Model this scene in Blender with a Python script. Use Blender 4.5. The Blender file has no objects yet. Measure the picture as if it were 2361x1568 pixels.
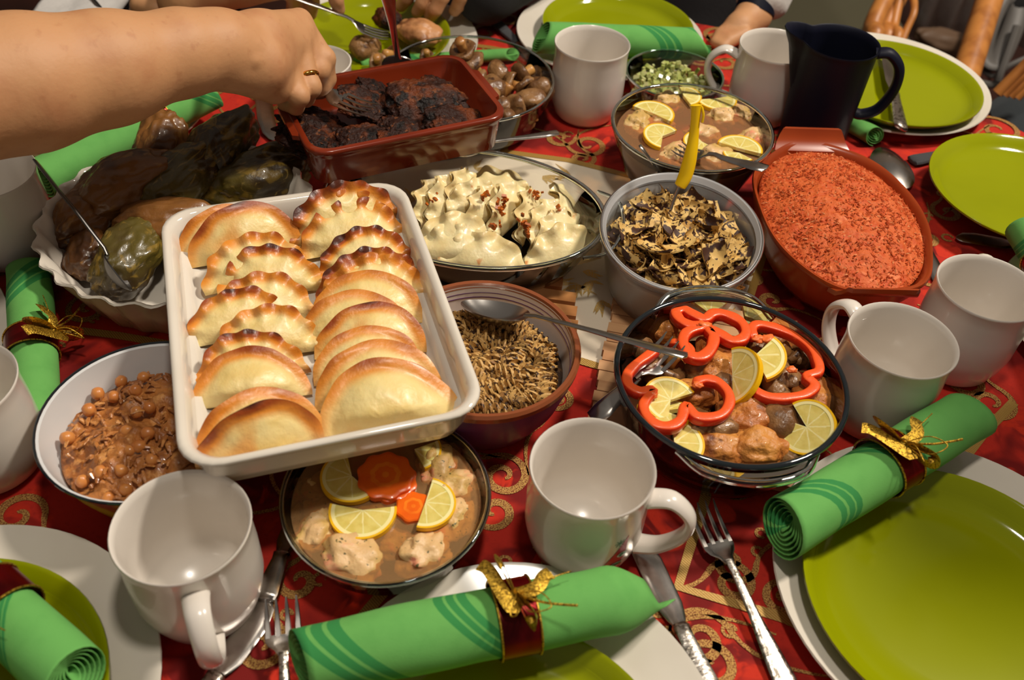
import bpy, bmesh, math, random
import numpy as np
from mathutils import Vector, Matrix, Euler, noise
random.seed(7)
PI = math.pi
scn = bpy.context.scene
COL = scn.collection

# ------------------------------------------------------------------ camera
FPX, PITCH, ROLL, CAMH = 2150.0, math.radians(44.8), math.radians(4.0), 0.59
_rt, _up, _fw = Vector((1, 0, 0)), Vector((0, math.sin(PITCH), math.cos(PITCH))), Vector((0, math.cos(PITCH), -math.sin(PITCH)))
RT = _rt * math.cos(ROLL) + _up * math.sin(ROLL)
UP = _up * math.cos(ROLL) - _rt * math.sin(ROLL)
FW = _fw
EYE = Vector((0, 0, CAMH))
cd = bpy.data.cameras.new('camera')
cd.sensor_width = 36.0
cd.lens = FPX / 2361.0 * 36.0
cd.clip_start = 0.01
cam = bpy.data.objects.new('camera', cd)
COL.objects.link(cam)
m = Matrix((RT, UP, -FW)).transposed().to_4x4()
m.translation = EYE
cam.matrix_world = m
scn.camera = cam
cd.dof.use_dof = True
cd.dof.focus_distance = 0.80
cd.dof.aperture_fstop = 7.0


def at(px, py, z=0.0):
    """world point on the level z seen at a photograph pixel (table measured from the photograph)"""
    d = FW + RT * ((px - 1180.5) / FPX) - UP * ((py - 784.0) / FPX)
    return EYE + d * ((z - CAMH) / d.z)


def deep(px, py, depth):
    """world point at a photograph pixel and a distance along the view"""
    return EYE + (FW + RT * ((px - 1180.5) / FPX) - UP * ((py - 784.0) / FPX)) * depth


# ------------------------------------------------------------------ world, lamp, exposure
w = bpy.data.worlds.new('room_ambience')
scn.world = w
w.use_nodes = True
w.node_tree.nodes['Background'].inputs[0].default_value = (1.0, 0.88, 0.76, 1)
w.node_tree.nodes['Background'].inputs[1].default_value = 0.15


def lamp(name, loc, power, radius, col):
    l = bpy.data.lights.new(name, 'POINT')
    l.energy = power
    l.shadow_soft_size = radius
    l.color = col
    o = bpy.data.objects.new(name, l)
    COL.objects.link(o)
    o.location = loc
    return o


lamp('ceiling_lamp', (1.45, 1.2, 2.35), 285, 0.16, (1.0, 0.90, 0.77))
lamp('side_lamp', (0.12, 0.34, 1.75), 46, 0.08, (1.0, 0.92, 0.80))
scn.view_settings.view_transform = 'Standard'
scn.view_settings.look = 'None'
scn.view_settings.gamma = 1.0
scn.view_settings.exposure = -0.14
scn.view_settings.use_curve_mapping = False


# ------------------------------------------------------------------ materials
def lin(c):
    out = []
    for v in c[:3]:
        v /= 255.0
        out.append(v / 12.92 if v <= 0.04045 else ((v + 0.055) / 1.055) ** 2.4)
    return (*out, 1.0)


def mat(name, col, rough=0.5, metal=0.0, layers=(), bump=(), attr_col=None, **kw):
    """principled material; layers mix further colours in by procedural masks, bump = ((scale, strength, distance), ...)"""
    M = bpy.data.materials.new(name)
    M.use_nodes = True
    nt = M.node_tree
    N, L = nt.nodes, nt.links
    b = N['Principled BSDF']
    b.inputs['Roughness'].default_value = rough
    b.inputs['Metallic'].default_value = metal
    for k, v in kw.items():
        b.inputs[k].default_value = v
    tc = N.new('ShaderNodeTexCoord')
    oi = N.new('ShaderNodeObjectInfo')
    mu = N.new('ShaderNodeMath'); mu.operation = 'MULTIPLY'; mu.inputs[1].default_value = 13.7
    L.new(oi.outputs['Random'], mu.inputs[0])
    ad = N.new('ShaderNodeVectorMath'); ad.operation = 'ADD'
    L.new(tc.outputs['Object'], ad.inputs[0]); L.new(mu.outputs[0], ad.inputs[1])
    vec = ad.outputs[0]
    rgb = N.new('ShaderNodeRGB'); rgb.outputs[0].default_value = lin(col)
    cur = rgb.outputs[0]
    for ly in layers:
        kind, scale, lo, hi, c2 = ly[:5]
        opt = ly[5] if len(ly) > 5 else {}
        if kind == 'attr':
            t = N.new('ShaderNodeAttribute'); t.attribute_name = scale; out = t.outputs['Fac']
        elif kind == 'voronoi':
            t = N.new('ShaderNodeTexVoronoi'); t.inputs['Scale'].default_value = scale
            L.new(vec, t.inputs['Vector']); out = t.outputs['Distance']
        elif kind == 'wave':
            t = N.new('ShaderNodeTexWave'); t.inputs['Scale'].default_value = scale
            t.inputs['Distortion'].default_value = opt.get('dist', 2.0)
            t.inputs['Detail Scale'].default_value = opt.get('ds', 1.0)
            t.bands_direction = opt.get('dir', 'X')
            L.new(vec, t.inputs['Vector']); out = t.outputs['Fac']
        else:
            t = N.new('ShaderNodeTexNoise'); t.inputs['Scale'].default_value = scale
            t.inputs['Detail'].default_value = opt.get('detail', 3.0)
            t.inputs['Distortion'].default_value = opt.get('dist', 0.0)
            v2 = vec
            if 'stretch' in opt:
                mp = N.new('ShaderNodeMapping'); mp.inputs['Scale'].default_value = opt['stretch']
                L.new(vec, mp.inputs['Vector']); v2 = mp.outputs[0]
            L.new(v2, t.inputs['Vector']); out = t.outputs['Fac']
        mr = N.new('ShaderNodeMapRange'); mr.interpolation_type = 'SMOOTHSTEP'
        mr.inputs['From Min'].default_value = lo; mr.inputs['From Max'].default_value = hi
        mr.inputs['To Max'].default_value = opt.get('max', 1.0)
        L.new(out, mr.inputs['Value'])
        mx = N.new('ShaderNodeMix'); mx.data_type = 'RGBA'
        L.new(mr.outputs[0], mx.inputs[0]); L.new(cur, mx.inputs[6])
        mx.inputs[7].default_value = lin(c2)
        cur = mx.outputs[2]
    if layers:
        L.new(cur, b.inputs['Base Color'])
    else:
        b.inputs['Base Color'].default_value = lin(col)
        N.remove(rgb)
    prev = None
    for s, st, ds in bump:
        t = N.new('ShaderNodeTexNoise'); t.inputs['Scale'].default_value = s; t.inputs['Detail'].default_value = 4
        L.new(vec, t.inputs['Vector'])
        bp = N.new('ShaderNodeBump'); bp.inputs['Strength'].default_value = st; bp.inputs['Distance'].default_value = ds
        L.new(t.outputs['Fac'], bp.inputs['Height'])
        if prev: L.new(prev, bp.inputs['Normal'])
        prev = bp.outputs[0]
    if prev: L.new(prev, b.inputs['Normal'])
    return M


def thin_glass(name, tint, ior=1.5, rough=0.02, edge=None):
    """clear walled glass: light passes tinted, surface reflects by fresnel"""
    M = bpy.data.materials.new(name); M.use_nodes = True
    nt = M.node_tree; N, L = nt.nodes, nt.links
    N.remove(N['Principled BSDF']); out = N['Material Output']
    tr = N.new('ShaderNodeBsdfTransparent'); tr.inputs[0].default_value = (*tint, 1)
    gl = N.new('ShaderNodeBsdfGlossy'); gl.inputs['Roughness'].default_value = rough
    fr = N.new('ShaderNodeFresnel'); fr.inputs['IOR'].default_value = ior
    mx = N.new('ShaderNodeMixShader')
    L.new(fr.outputs[0], mx.inputs[0]); L.new(tr.outputs[0], mx.inputs[1]); L.new(gl.outputs[0], mx.inputs[2])
    L.new(mx.outputs[0], out.inputs[0])
    return M


def solid_glass(name, tint, rough=0.0):
    M = bpy.data.materials.new(name); M.use_nodes = True
    nt = M.node_tree; N, L = nt.nodes, nt.links
    N.remove(N['Principled BSDF'])
    g = N.new('ShaderNodeBsdfGlass'); g.inputs['Color'].default_value = (*tint, 1); g.inputs['IOR'].default_value = 1.48
    g.inputs['Roughness'].default_value = rough
    L.new(g.outputs[0], N['Material Output'].inputs[0])
    return M


def cloudy(name, col, through, fac, rough=0.08, bumps=None, ior=1.34):
    """jelly, brine or frosted plastic: part of the light passes tinted, part scatters"""
    M = mat(name, col, rough, bump=bumps or ())
    nt = M.node_tree; N, L = nt.nodes, nt.links
    b = N['Principled BSDF']; b.inputs['IOR'].default_value = ior
    tr = N.new('ShaderNodeBsdfTransparent'); tr.inputs[0].default_value = lin(through)
    gl = N.new('ShaderNodeBsdfGlossy'); gl.inputs['Roughness'].default_value = rough
    fr = N.new('ShaderNodeFresnel'); fr.inputs['IOR'].default_value = ior
    mx = N.new('ShaderNodeMixShader'); mx.inputs[0].default_value = fac
    m2 = N.new('ShaderNodeMixShader')
    L.new(tr.outputs[0], mx.inputs[1]); L.new(b.outputs[0], mx.inputs[2])
    L.new(fr.outputs[0], m2.inputs[0]); L.new(mx.outputs[0], m2.inputs[1]); L.new(gl.outputs[0], m2.inputs[2])
    L.new(m2.outputs[0], N['Material Output'].inputs[0])
    return M


K = {}
K['china'] = mat('white_china', (224, 216, 203), 0.1, layers=(('noise', 14, .35, .75, (216, 207, 193)),), **{'Coat Weight': .3})
K['mugchina'] = mat('glazed_stoneware', (224, 216, 206), 0.22, **{'Coat Weight': .35})
K['enamel'] = mat('white_enamel', (214, 214, 214), 0.2)
K['green_plate'] = mat('lime_green_glaze', (140, 147, 5), 0.1, layers=(('noise', 9, .35, .75, (133, 140, 3)),), **{'Specular IOR Level': .35})
def napkin_mat(stripes):
    M = mat('green_paper_napkin', (102, 170, 84), 0.9, layers=(('noise', 60, .4, .8, (94, 162, 78)),), bump=((900, .25, .0004),))
    if not stripes: return M
    nt = M.node_tree; N, L = nt.nodes, nt.links; p = N['Principled BSDF']; src = p.inputs['Base Color'].links[0].from_socket
    a = N.new('ShaderNodeAttribute'); a.attribute_name = 'along'; r = N.new('ShaderNodeValToRGB'); cr = r.color_ramp; cr.interpolation = 'CONSTANT'
    cr.elements[0].color = (0, 0, 0, 1); cr.elements[1].position = .9999; cr.elements[1].color = (0, 0, 0, 1)
    for lo, hi in stripes:
        for q in (0, .37, .74):
            e = cr.elements.new(lo + (hi - lo) * q); e.color = (1, 1, 1, 1); e = cr.elements.new(lo + (hi - lo) * (q + .28)); e.color = (0, 0, 0, 1)
    mx = N.new('ShaderNodeMix'); mx.data_type = 'RGBA'; mx.inputs[7].default_value = lin((48, 134, 66))
    L.new(a.outputs['Fac'], r.inputs[0]); L.new(r.outputs[0], mx.inputs[0]); L.new(src, mx.inputs[6]); L.new(mx.outputs[2], p.inputs['Base Color'])
    return M


K['foil'] = mat('red_foil', (120, 12, 16), 0.25, 0.75, layers=(('noise', 30, .4, .7, (80, 6, 10)),))
K['gold'] = mat('gold_ribbon', (214, 172, 62), 0.32, 0.85, layers=(('noise', 700, .45, .65, (120, 88, 24)),), bump=((900, .6, .001),))
K['gold_smooth'] = mat('gold_metal', (226, 160, 70), 0.15, 1.0)
K['steel'] = mat('stainless_steel', (196, 190, 184), 0.22, 1.0, layers=(('noise', 40, .4, .7, (170, 164, 158)),), bump=((300, .05, .0003),))
K['steel_orn'] = mat('ornamented_steel', (190, 182, 172), 0.28, 1.0, layers=(('noise', 220, .5, .62, (130, 122, 110)),), bump=((260, .35, .0010),))
K['steel_dark'] = mat('dull_steel', (120, 118, 116), 0.35, 1.0)
K['terracotta'] = mat('glazed_terracotta', (126, 44, 20), 0.2, layers=(('noise', 12, .35, .7, (108, 34, 14)),), **{'Coat Weight': .2})
K['terra_orange'] = mat('orange_terracotta', (158, 66, 28), 0.22, layers=(('noise', 10, .3, .75, (138, 54, 22)),), **{'Specular IOR Level': .35})
K['glass'] = thin_glass('clear_glass', (.955, .96, .95))
K['glass_rim'] = solid_glass('thick_glass_rim', (.80, .86, .86))
K['glass_dark'] = mat('smoky_glass_rim', (26, 32, 36), 0.06, **{'Coat Weight': .5})
K['plastic'] = cloudy('frosted_plastic', (225, 225, 225), (246, 246, 245), 0.22, 0.3)
K['plastic_rim'] = cloudy('frosted_plastic_rim', (214, 214, 216), (240, 240, 240), 0.5, 0.25)
K['pitcher'] = mat('navy_plastic', (16, 18, 34), 0.5, **{'Specular IOR Level': .2})
K['yellow'] = mat('yellow_plastic', (240, 196, 14), 0.25)
K['wood'] = mat('trivet_wood', (206, 142, 82), 0.5, layers=(('noise', 40, .35, .7, (176, 108, 56), {'stretch': (.12, 1, 1)}),), bump=((120, .2, .0006),))
K['wood_pale'] = mat('pale_trivet_wood', (206, 158, 112), 0.55, layers=(('noise', 46, .35, .7, (176, 124, 82), {'stretch': (.1, 1, 1)}),), bump=((120, .2, .0006),))
K['rattan'] = mat('rattan', (196, 128, 62), 0.4, layers=(('noise', 30, .4, .75, (150, 88, 38), {'stretch': (1, 1, .2)}),))
K['skin'] = mat('skin', (196, 144, 100), 0.58, layers=(('noise', 22, .45, .8, (182, 124, 84)), ('noise', 120, .58, .78, (166, 106, 70), {'max': .35})),
                bump=((240, .22, .0009), (45, .25, .002)), **{'Subsurface Weight': .05, 'Subsurface Scale': .003})
K['nail'] = mat('finger_nail', (226, 160, 136), 0.3)
K['black_cloth'] = mat('black_knit', (24, 23, 24), 0.95, bump=((400, .4, .001),))
K['grey_cloth'] = mat('charcoal_cloth', (62, 62, 64), 0.95, bump=((400, .4, .001),))
K['white_cloth'] = mat('white_shirt_cotton', (206, 202, 198), 0.9, bump=((90, .4, .003),))


# ------------------------------------------------------------------ mesh helpers
class MB:
    def __init__(s):
        s.v, s.f, s.a = [], [], {}

    def add(s, v, f, **attrs):
        o = len(s.v)
        for k in set(list(s.a) + list(attrs)):
            s.a.setdefault(k, [0.0] * o)
            s.a[k] += list(attrs.get(k, [0.0] * len(v)))
        s.v += [tuple(p) for p in v]
        s.f += [tuple(i + o for i in q) for q in f]
        return s

    def loft(s, rings, cap0=True, cap1=True, closed=True, **attrs):
        n = len(rings[0]); v = [p for r in rings for p in r]; f = []
        for i in range(len(rings) - 1):
            for j in range(n if closed else n - 1):
                k = (j + 1) % n
                f.append((i * n + j, i * n + k, (i + 1) * n + k, (i + 1) * n + j))
        if cap0: f.append(tuple(range(n - 1, -1, -1)))
        if cap1: f.append(tuple((len(rings) - 1) * n + j for j in range(n)))
        return s.add(v, f, **attrs)

    def lathe(s, prof, seg=48, ex=1.0, ey=1.0, loop=False):
        rings = []
        for r, z in prof:
            r = max(r, 1e-5)
            rings.append([(r * ex * math.cos(2 * PI * j / seg), r * ey * math.sin(2 * PI * j / seg), z) for j in range(seg)])
        if loop: rings.append(rings[0])
        return s.loft(rings, False, False)

    def tube(s, path, rad, seg=8, flat=1.0, up=(0, 0, 1), cap=True, closed=False):
        """swept section; rad scalar or list, flat = height/width of the section"""
        P = [Vector(p) for p in path]; n = len(P)
        R = rad if isinstance(rad, (list, tuple)) else [rad] * n
        upv = Vector(up); rings = []
        for i in range(n):
            a, b = P[i - 1] if (i > 0 or closed) else P[0], P[(i + 1) % n] if (i < n - 1 or closed) else P[-1]
            t = (b - a)
            t = t.normalized() if t.length > 1e-9 else Vector((1, 0, 0))
            x = t.cross(upv)
            if x.length < 1e-4: x = t.cross(Vector((0.31, 1, 0.2)))
            x.normalize(); y = x.cross(t).normalized()
            rings.append([P[i] + x * (R[i] * math.cos(2 * PI * j / seg)) + y * (R[i] * flat * math.sin(2 * PI * j / seg)) for j in range(seg)])
        if closed: rings.append(rings[0])
        return s.loft(rings, cap and not closed, cap and not closed)

    def box(s, c, h, rot=0.0):
        cr, sr = math.cos(rot), math.sin(rot); v = []
        for z in (-1, 1):
            for x, y in ((-1, -1), (1, -1), (1, 1), (-1, 1)):
                X, Y = x * h[0], y * h[1]
                v.append((c[0] + X * cr - Y * sr, c[1] + X * sr + Y * cr, c[2] + z * h[2]))
        return s.add(v, [(3, 2, 1, 0), (4, 5, 6, 7), (0, 1, 5, 4), (1, 2, 6, 5), (2, 3, 7, 6), (3, 0, 4, 7)])

    def mesh(s, name, smooth=True, weld=False, angle=None):
        me = bpy.data.meshes.new(name)
        me.from_pydata(s.v, [], s.f)
        for k, vals in s.a.items():
            at_ = me.attributes.new(k, 'FLOAT', 'POINT')
            at_.data.foreach_set('value', vals)
        if weld:
            bm = bmesh.new(); bm.from_mesh(me)
            bmesh.ops.remove_doubles(bm, verts=bm.verts, dist=1e-5)
            bmesh.ops.recalc_face_normals(bm, faces=bm.faces)
            bm.to_mesh(me); bm.free()
        me.validate()
        if smooth:
            me.polygons.foreach_set('use_smooth', [True] * len(me.polygons))
            if angle: me.set_sharp_from_angle(angle=math.radians(angle))
        me.update()
        return me

    def build(s, name, m, parent=None, smooth=True, weld=False, angle=40):
        return obj(name, s.mesh(name, smooth, weld, angle), m, parent)


def obj(name, me, m=None, parent=None, loc=None, rot=None):
    if m is not None and not me.materials: me.materials.append(m)
    o = bpy.data.objects.new(name, me)
    COL.objects.link(o)
    if parent: o.parent = parent
    if loc is not None: o.location = loc
    if rot is not None: o.rotation_euler = rot
    return o


def tag(o, label, cat, group=None, kind=None):
    o['label'] = label; o['category'] = cat
    if group: o['group'] = group
    if kind: o['kind'] = kind
    return o


def thing(name, label, cat, loc=(0, 0, 0), rotz=0.0, group=None, rot=None):
    o = bpy.data.objects.new(name, None)
    COL.objects.link(o)
    o.empty_display_size = 0.02
    o.location = loc
    o.rotation_euler = rot if rot else (0, 0, rotz)
    return tag(o, label, cat, group)


def struct(o):
    o['kind'] = 'structure'
    return o


def aim(o, a, b, up=(0, 0, 1)):
    """lay an object built along +x so that x runs from a to b, its z near up"""
    a, b = Vector(a), Vector(b)
    x = (b - a).normalized(); z = Vector(up); z = (z - x * z.dot(x)).normalized(); y = z.cross(x)
    M = Matrix((x, y, z)).transposed().to_4x4(); M.translation = a
    o.location = a; o.rotation_euler = M.to_euler()
    return o


def copy_thing(src, loc=None, rot=None, label=None, group=None):
    c = src.copy(); COL.objects.link(c)
    if loc is not None: c.location = loc
    if rot is not None: c.rotation_euler = rot
    if label: c['label'] = label
    if group: c['group'] = group
    for ch in src.children:
        d = ch.copy(); COL.objects.link(d); d.parent = c
        for g in ch.children:
            e = g.copy(); COL.objects.link(e); e.parent = d
    return c


def rrect(hx, hy, r, z, k=6):
    out = []
    for cx, cy, a0 in ((hx - r, hy - r, 0), (-hx + r, hy - r, PI / 2), (-hx + r, -hy + r, PI), (hx - r, -hy + r, 1.5 * PI)):
        for i in range(k + 1):
            a = a0 + PI / 2 * i / k
            out.append((cx + r * math.cos(a), cy + r * math.sin(a), z))
    return out


def nz(x, y, z, s=0):
    return noise.noise(Vector((x + 17.3 * s, y - 9.1 * s, z + 4.7 * s)))


def blob(rx, ry, rz, seed=0, amp=.12, freq=2.2, sub=4, amp2=.03, freq2=9, flatbase=None):
    bm = bmesh.new()
    bmesh.ops.create_icosphere(bm, subdivisions=sub, radius=1)
    for v in bm.verts:
        c = v.co
        d = 1 + amp * nz(c.x * freq, c.y * freq, c.z * freq, seed) * 1.6 + amp2 * nz(c.x * freq2, c.y * freq2, c.z * freq2, seed + 5) * 1.6
        v.co = Vector((c.x * rx * d, c.y * ry * d, c.z * rz * d))
    me = bpy.data.meshes.new('blob')
    bm.to_mesh(me); bm.free()
    me.polygons.foreach_set('use_smooth', [True] * len(me.polygons))
    return me


def smooth01(a, b, x):
    t = min(1, max(0, (x - a) / (b - a))); return t * t * (3 - 2 * t)


def catmull(P, n=8, closed=False):
    P = [Vector(p) for p in P]; out = []; N = len(P)
    for i in range(N if closed else N - 1):
        p0 = P[(i - 1) % N] if (closed or i > 0) else P[0]
        p1 = P[i]; p2 = P[(i + 1) % N]
        p3 = P[(i + 2) % N] if (closed or i + 2 < N) else P[-1]
        for k in range(n):
            t = k / n
            out.append(0.5 * ((2 * p1) + (p2 - p0) * t + (2 * p0 - 5 * p1 + 4 * p2 - p3) * t * t + (3 * p1 - p0 - 3 * p2 + p3) * t ** 3))
    if not closed: out.append(P[-1])
    return out


def surface_nets(prims, res, pad=.012, k=.008):
    """one continuous skin around tapered capsules (a, b, ra, rb, k): smooth union on a grid, then surface nets"""
    pts = np.array([p for q in prims for p in (q[0], q[1])], float); rm = max(max(q[2], q[3]) for q in prims)
    lo, hi = pts.min(0) - rm - pad, pts.max(0) + rm + pad
    n = np.ceil((hi - lo) / res).astype(int) + 1
    ax = [lo[i] + res * np.arange(n[i]) for i in range(3)]
    X = np.stack(np.meshgrid(*ax, indexing='ij'), -1).astype(np.float32)
    D = np.full(X.shape[:3], 1e3, np.float32)
    for q in prims:
        a, b, ra, rb = np.array(q[0], np.float32), np.array(q[1], np.float32), q[2], q[3]
        kk = q[4] if len(q) > 4 else k
        m_ = max(ra, rb) + 3 * kk + .004
        s0 = np.maximum(((np.minimum(a, b) - m_ - lo) / res).astype(int), 0); s1 = np.minimum(((np.maximum(a, b) + m_ - lo) / res).astype(int) + 2, n)
        sl = tuple(slice(s0[i], s1[i]) for i in range(3))
        P = X[sl]; ba = b - a; pa = P - a
        h = np.clip((pa @ ba) / max(float(ba @ ba), 1e-12), 0, 1)
        d = np.linalg.norm(pa - h[..., None] * ba, axis=-1) - (ra + (rb - ra) * h)
        o = D[sl]
        hh = np.maximum(kk - np.abs(o - d), 0) / kk
        D[sl] = np.minimum(o, d) - hh * hh * kk * .25
    S = D < 0
    c8 = [S[i:n[0] - 1 + i, j:n[1] - 1 + j, l:n[2] - 1 + l] for i in (0, 1) for j in (0, 1) for l in (0, 1)]
    cnt = sum(c.astype(np.int8) for c in c8)
    act = (cnt > 0) & (cnt < 8)
    idx = np.full(act.shape, -1, np.int64); ii = np.argwhere(act); idx[act] = np.arange(len(ii))
    acc = np.zeros((len(ii), 3)); num = np.zeros(len(ii))
    cor = [(i, j, l) for i in (0, 1) for j in (0, 1) for l in (0, 1)]
    for p in cor:
        for a_ in range(3):
            if p[a_] == 0:
                q = list(p); q[a_] = 1
                d0 = D[ii[:, 0] + p[0], ii[:, 1] + p[1], ii[:, 2] + p[2]]; d1 = D[ii[:, 0] + q[0], ii[:, 1] + q[1], ii[:, 2] + q[2]]
                cr = (d0 < 0) != (d1 < 0)
                t = np.where(cr, d0 / np.where(cr, d0 - d1, 1), 0)
                pt = np.array(p, float)[None] + t[:, None] * (np.array(q, float) - np.array(p, float))[None]
                acc[cr] += pt[cr]; num[cr] += 1
    V = lo + res * (ii + acc / num[:, None])
    F = []
    for a_ in range(3):
        b_, c_ = (a_ + 1) % 3, (a_ + 2) % 3
        s0 = np.take(S, range(0, n[a_] - 1), a_); s1 = np.take(S, range(1, n[a_]), a_)
        e = np.argwhere(s0 != s1)
        e = e[(e[:, b_] > 0) & (e[:, c_] > 0) & (e[:, b_] < n[b_] - 1) & (e[:, c_] < n[c_] - 1)]
        inside = s0[e[:, 0], e[:, 1], e[:, 2]]
        q = []
        for db, dc in ((-1, -1), (0, -1), (0, 0), (-1, 0)):
            g = e.copy(); g[:, b_] += db; g[:, c_] += dc
            q.append(idx[g[:, 0], g[:, 1], g[:, 2]])
        q = np.stack(q, 1)
        q[~inside] = q[~inside][:, ::-1]
        F.append(q)
    F = np.concatenate(F)
    me = bpy.data.meshes.new('skin')
    me.from_pydata(V.tolist(), [], F.tolist())
    me.polygons.foreach_set('use_smooth', [True] * len(me.polygons))
    me.update()
    return me


# ------------------------------------------------------------------ the room and the table
K['floor'] = mat('dark_red_floor_tiles', (70, 34, 26), 0.45, layers=(('noise', 3, .35, .7, (44, 22, 18)),))
K['wall'] = mat('dim_plaster', (120, 108, 98), 0.9)
K['cloth'] = mat('red_christmas_cloth', (182, 40, 26), 0.8,
                 layers=(('noise', 11, .50, .60, (116, 18, 14), {'dist': .8}), ('noise', 26, .56, .64, (196, 46, 24), {'dist': 1.2}),
                         ('noise', 300, .5, .9, (120, 20, 18), {'max': .5})), bump=((16, .35, .004), (700, .2, .0005)), **{'Specular IOR Level': .25})
K['cream'] = mat('cream_cloth_panel', (222, 208, 186), 0.7, layers=(('noise', 15, .55, .62, (196, 160, 84), {'max': .0}),), bump=((18, .3, .003), (700, .2, .0005)))
K['glitter'] = mat('gold_glitter_print', (196, 152, 80), 0.38, 0.45, layers=(('noise', 900, .46, .58, (128, 66, 34)),), bump=((1200, .8, .001),))
K['glitter2'] = mat('sparse_gold_glitter', (226, 180, 84), 0.3, 0.6, layers=(('noise', 900, .45, .58, (206, 186, 150)),), bump=((1200, .8, .001),))
K['trim'] = mat('woven_gold_trim', (190, 152, 78), 0.5, 0.3, layers=(('wave', 260, .3, .7, (150, 112, 50), {'dist': .5, 'dir': 'DIAGONAL'}),), bump=((900, .4, .0006),))
K['table_wood'] = mat('table_wood', (96, 60, 36), 0.5)

b = MB(); b.box((0.4, 1.2, -.76), (3.2, 3.0, .02)); fl = struct(b.build('floor', K['floor'], smooth=False))
for i in range(14):                                          # floor tiles seen past the chairs
    for j in range(6):
        t = MB(); t.box((0, 0, 0), (.146, .146, .004))
        if i + j == 0: tile_me = t.mesh('floor_tile', smooth=False); tile_me.materials.append(K['floor'])
        o = obj('floor_tile', tile_me, None, fl); o.location = (-.9 + i * .3, 1.55 + j * .3, -.737)
b = MB(); b.box((0.4, 4.2, .95), (3.2, .05, 1.75)); struct(b.build('wall_back', K['wall'], smooth=False))
b = MB(); b.box((3.6, 1.2, .95), (.05, 3.0, 1.75)); struct(b.build('wall_right', K['wall'], smooth=False))
b = MB(); b.box((-2.8, 1.2, .95), (.05, 3.0, 1.75)); struct(b.build('wall_left', K['wall'], smooth=False))

TC, TAX, TAY = (0.05, 0.62), 0.70, 0.645


def rim_ring(k, z, wave=0.0, n=160):
    out = []
    for i in range(n):
        a = 2 * PI * i / n
        s = 1 + k + wave * math.sin(a * 17) + wave * .6 * math.sin(a * 29 + 1)
        out.append((TC[0] + TAX * s * math.cos(a), TC[1] + TAY * s * math.sin(a), z))
    return out


tb = thing('dining_table', 'oval dining table mostly hidden beneath the red tablecloth', 'table', (TC[0], TC[1], -.74))
b = MB(); b.loft([rim_ring(-.01, -.035), rim_ring(-.005, -.004)])
o = b.build('table_top', K['table_wood'], tb); o.matrix_parent_inverse = Matrix.Translation((-TC[0], -TC[1], .74))
for sx in (-1, 1):
    for sy in (-1, 1):
        b = MB(); b.tube([(sx * .4, sy * .36, 0), (sx * .4, sy * .36, .70)], [.025, .035], 12); b.build('leg', K['table_wood'], tb)

cl = thing('tablecloth', 'red christmas tablecloth with gold scrolls, gold trim and cream centre, under all dishes', 'tablecloth', (0, 0, 0))
b = MB()
rings = [[(TC[0] + TAX * s * math.cos(2 * PI * i / 160), TC[1] + TAY * s * math.sin(2 * PI * i / 160), 0) for i in range(160)] for s in (1e-4, .3, .6, .85, .97)]
rings += [rim_ring(.002, -.001), rim_ring(.008, -.008), rim_ring(.014, -.03, .002), rim_ring(.03, -.12, .012), rim_ring(.04, -.24, .02)]
b.loft(rings, False, False)
b.build('cloth', K['cloth'], cl)


def flat_strip(mb, path, w, z):
    """printed line lying on the cloth"""
    P = [Vector((p[0], p[1])) for p in path]; n = len(P); L_, R_ = [], []
    for i in range(n):
        t = (P[min(i + 1, n - 1)] - P[max(i - 1, 0)])
        if t.length < 1e-9: t = Vector((1, 0))
        t.normalize(); q = Vector((-t.y, t.x)); ww = w[i] if isinstance(w, list) else w
        L_.append((*(P[i] + q * ww), z)); R_.append((*(P[i] - q * ww), z))
    f = [(2 * i, 2 * i + 2, 2 * i + 3, 2 * i + 1) for i in range(n - 1)]
    v = [p for lr in zip(R_, L_) for p in lr]
    mb.add(v, f)


cream = [(-.175, .84), (-.03, .893), (.049, .884), (.135, .856), (.247, .739), (.216, .65), (.15, .545), (.062, .573), (-.1, .60), (-.19, .7)]
b = MB(); b.add([(x, y, .0006) for x, y in cream], [tuple(range(len(cream) - 1, -1, -1))])
b.build('cream_panel', K['cream'], cl, smooth=False)
rib = MB()
flat_strip(rib, [(x, y) for x, y in cream + cream[:2]], .0042, .0011)
rib.build('gold_trim', K['trim'], cl, smooth=False)
for pth in ([(-.52, .575), (-.40, .569), (-.345, .565), (-.286, .557), (-.2, .54)], [(.165, .46), (.158, .434), (.131, .355), (.202, .337), (.231, .324), (.30, .30)],
            [(-.11, .275), (-.09, .313), (-.076, .337), (-.06, .36)], [(-.12, 1.14), (-.055, 1.132), (.0, 1.12)], [(-.6, .99), (-.353, .987), (-.25, .98)],
            [(.231, .324), (.40, .52), (.44, .56)]):
    rb = MB(); flat_strip(rb, pth, .0042, .0009); rb.build('gold_trim', K['trim'], cl, smooth=False)
pr = MB(); rnd = random.Random(3)


def scroll(cx, cy, r, a0, turns, hand, w=.0023, stem=True):
    n = int(26 * turns) + 8; path, ww = [], []
    for i in range(n + 1):
        t = i / n; a = a0 + hand * 2 * PI * turns * t; rr = r * (1 - .86 * t)
        path.append((cx + rr * math.cos(a), cy + rr * math.sin(a))); ww.append(w * (.55 + .9 * math.sin(PI * min(1, .15 + t * .85))))
    if stem:
        p0 = Vector(path[0]); t0 = (Vector(path[0]) - Vector(path[1])).normalized(); q0 = Vector((-t0.y, t0.x)) * -hand
        st = [p0 + t0 * r * k_ + q0 * r * .35 * k_ * k_ * -1 for k_ in (2.4, 2.0, 1.6, 1.2, .8, .4)]
        path = [tuple(p) for p in st] + path; ww = [w * k_ for k_ in (.3, .45, .6, .7, .7, .65)] + ww
    flat_strip(pr, path, ww, .0007)


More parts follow.
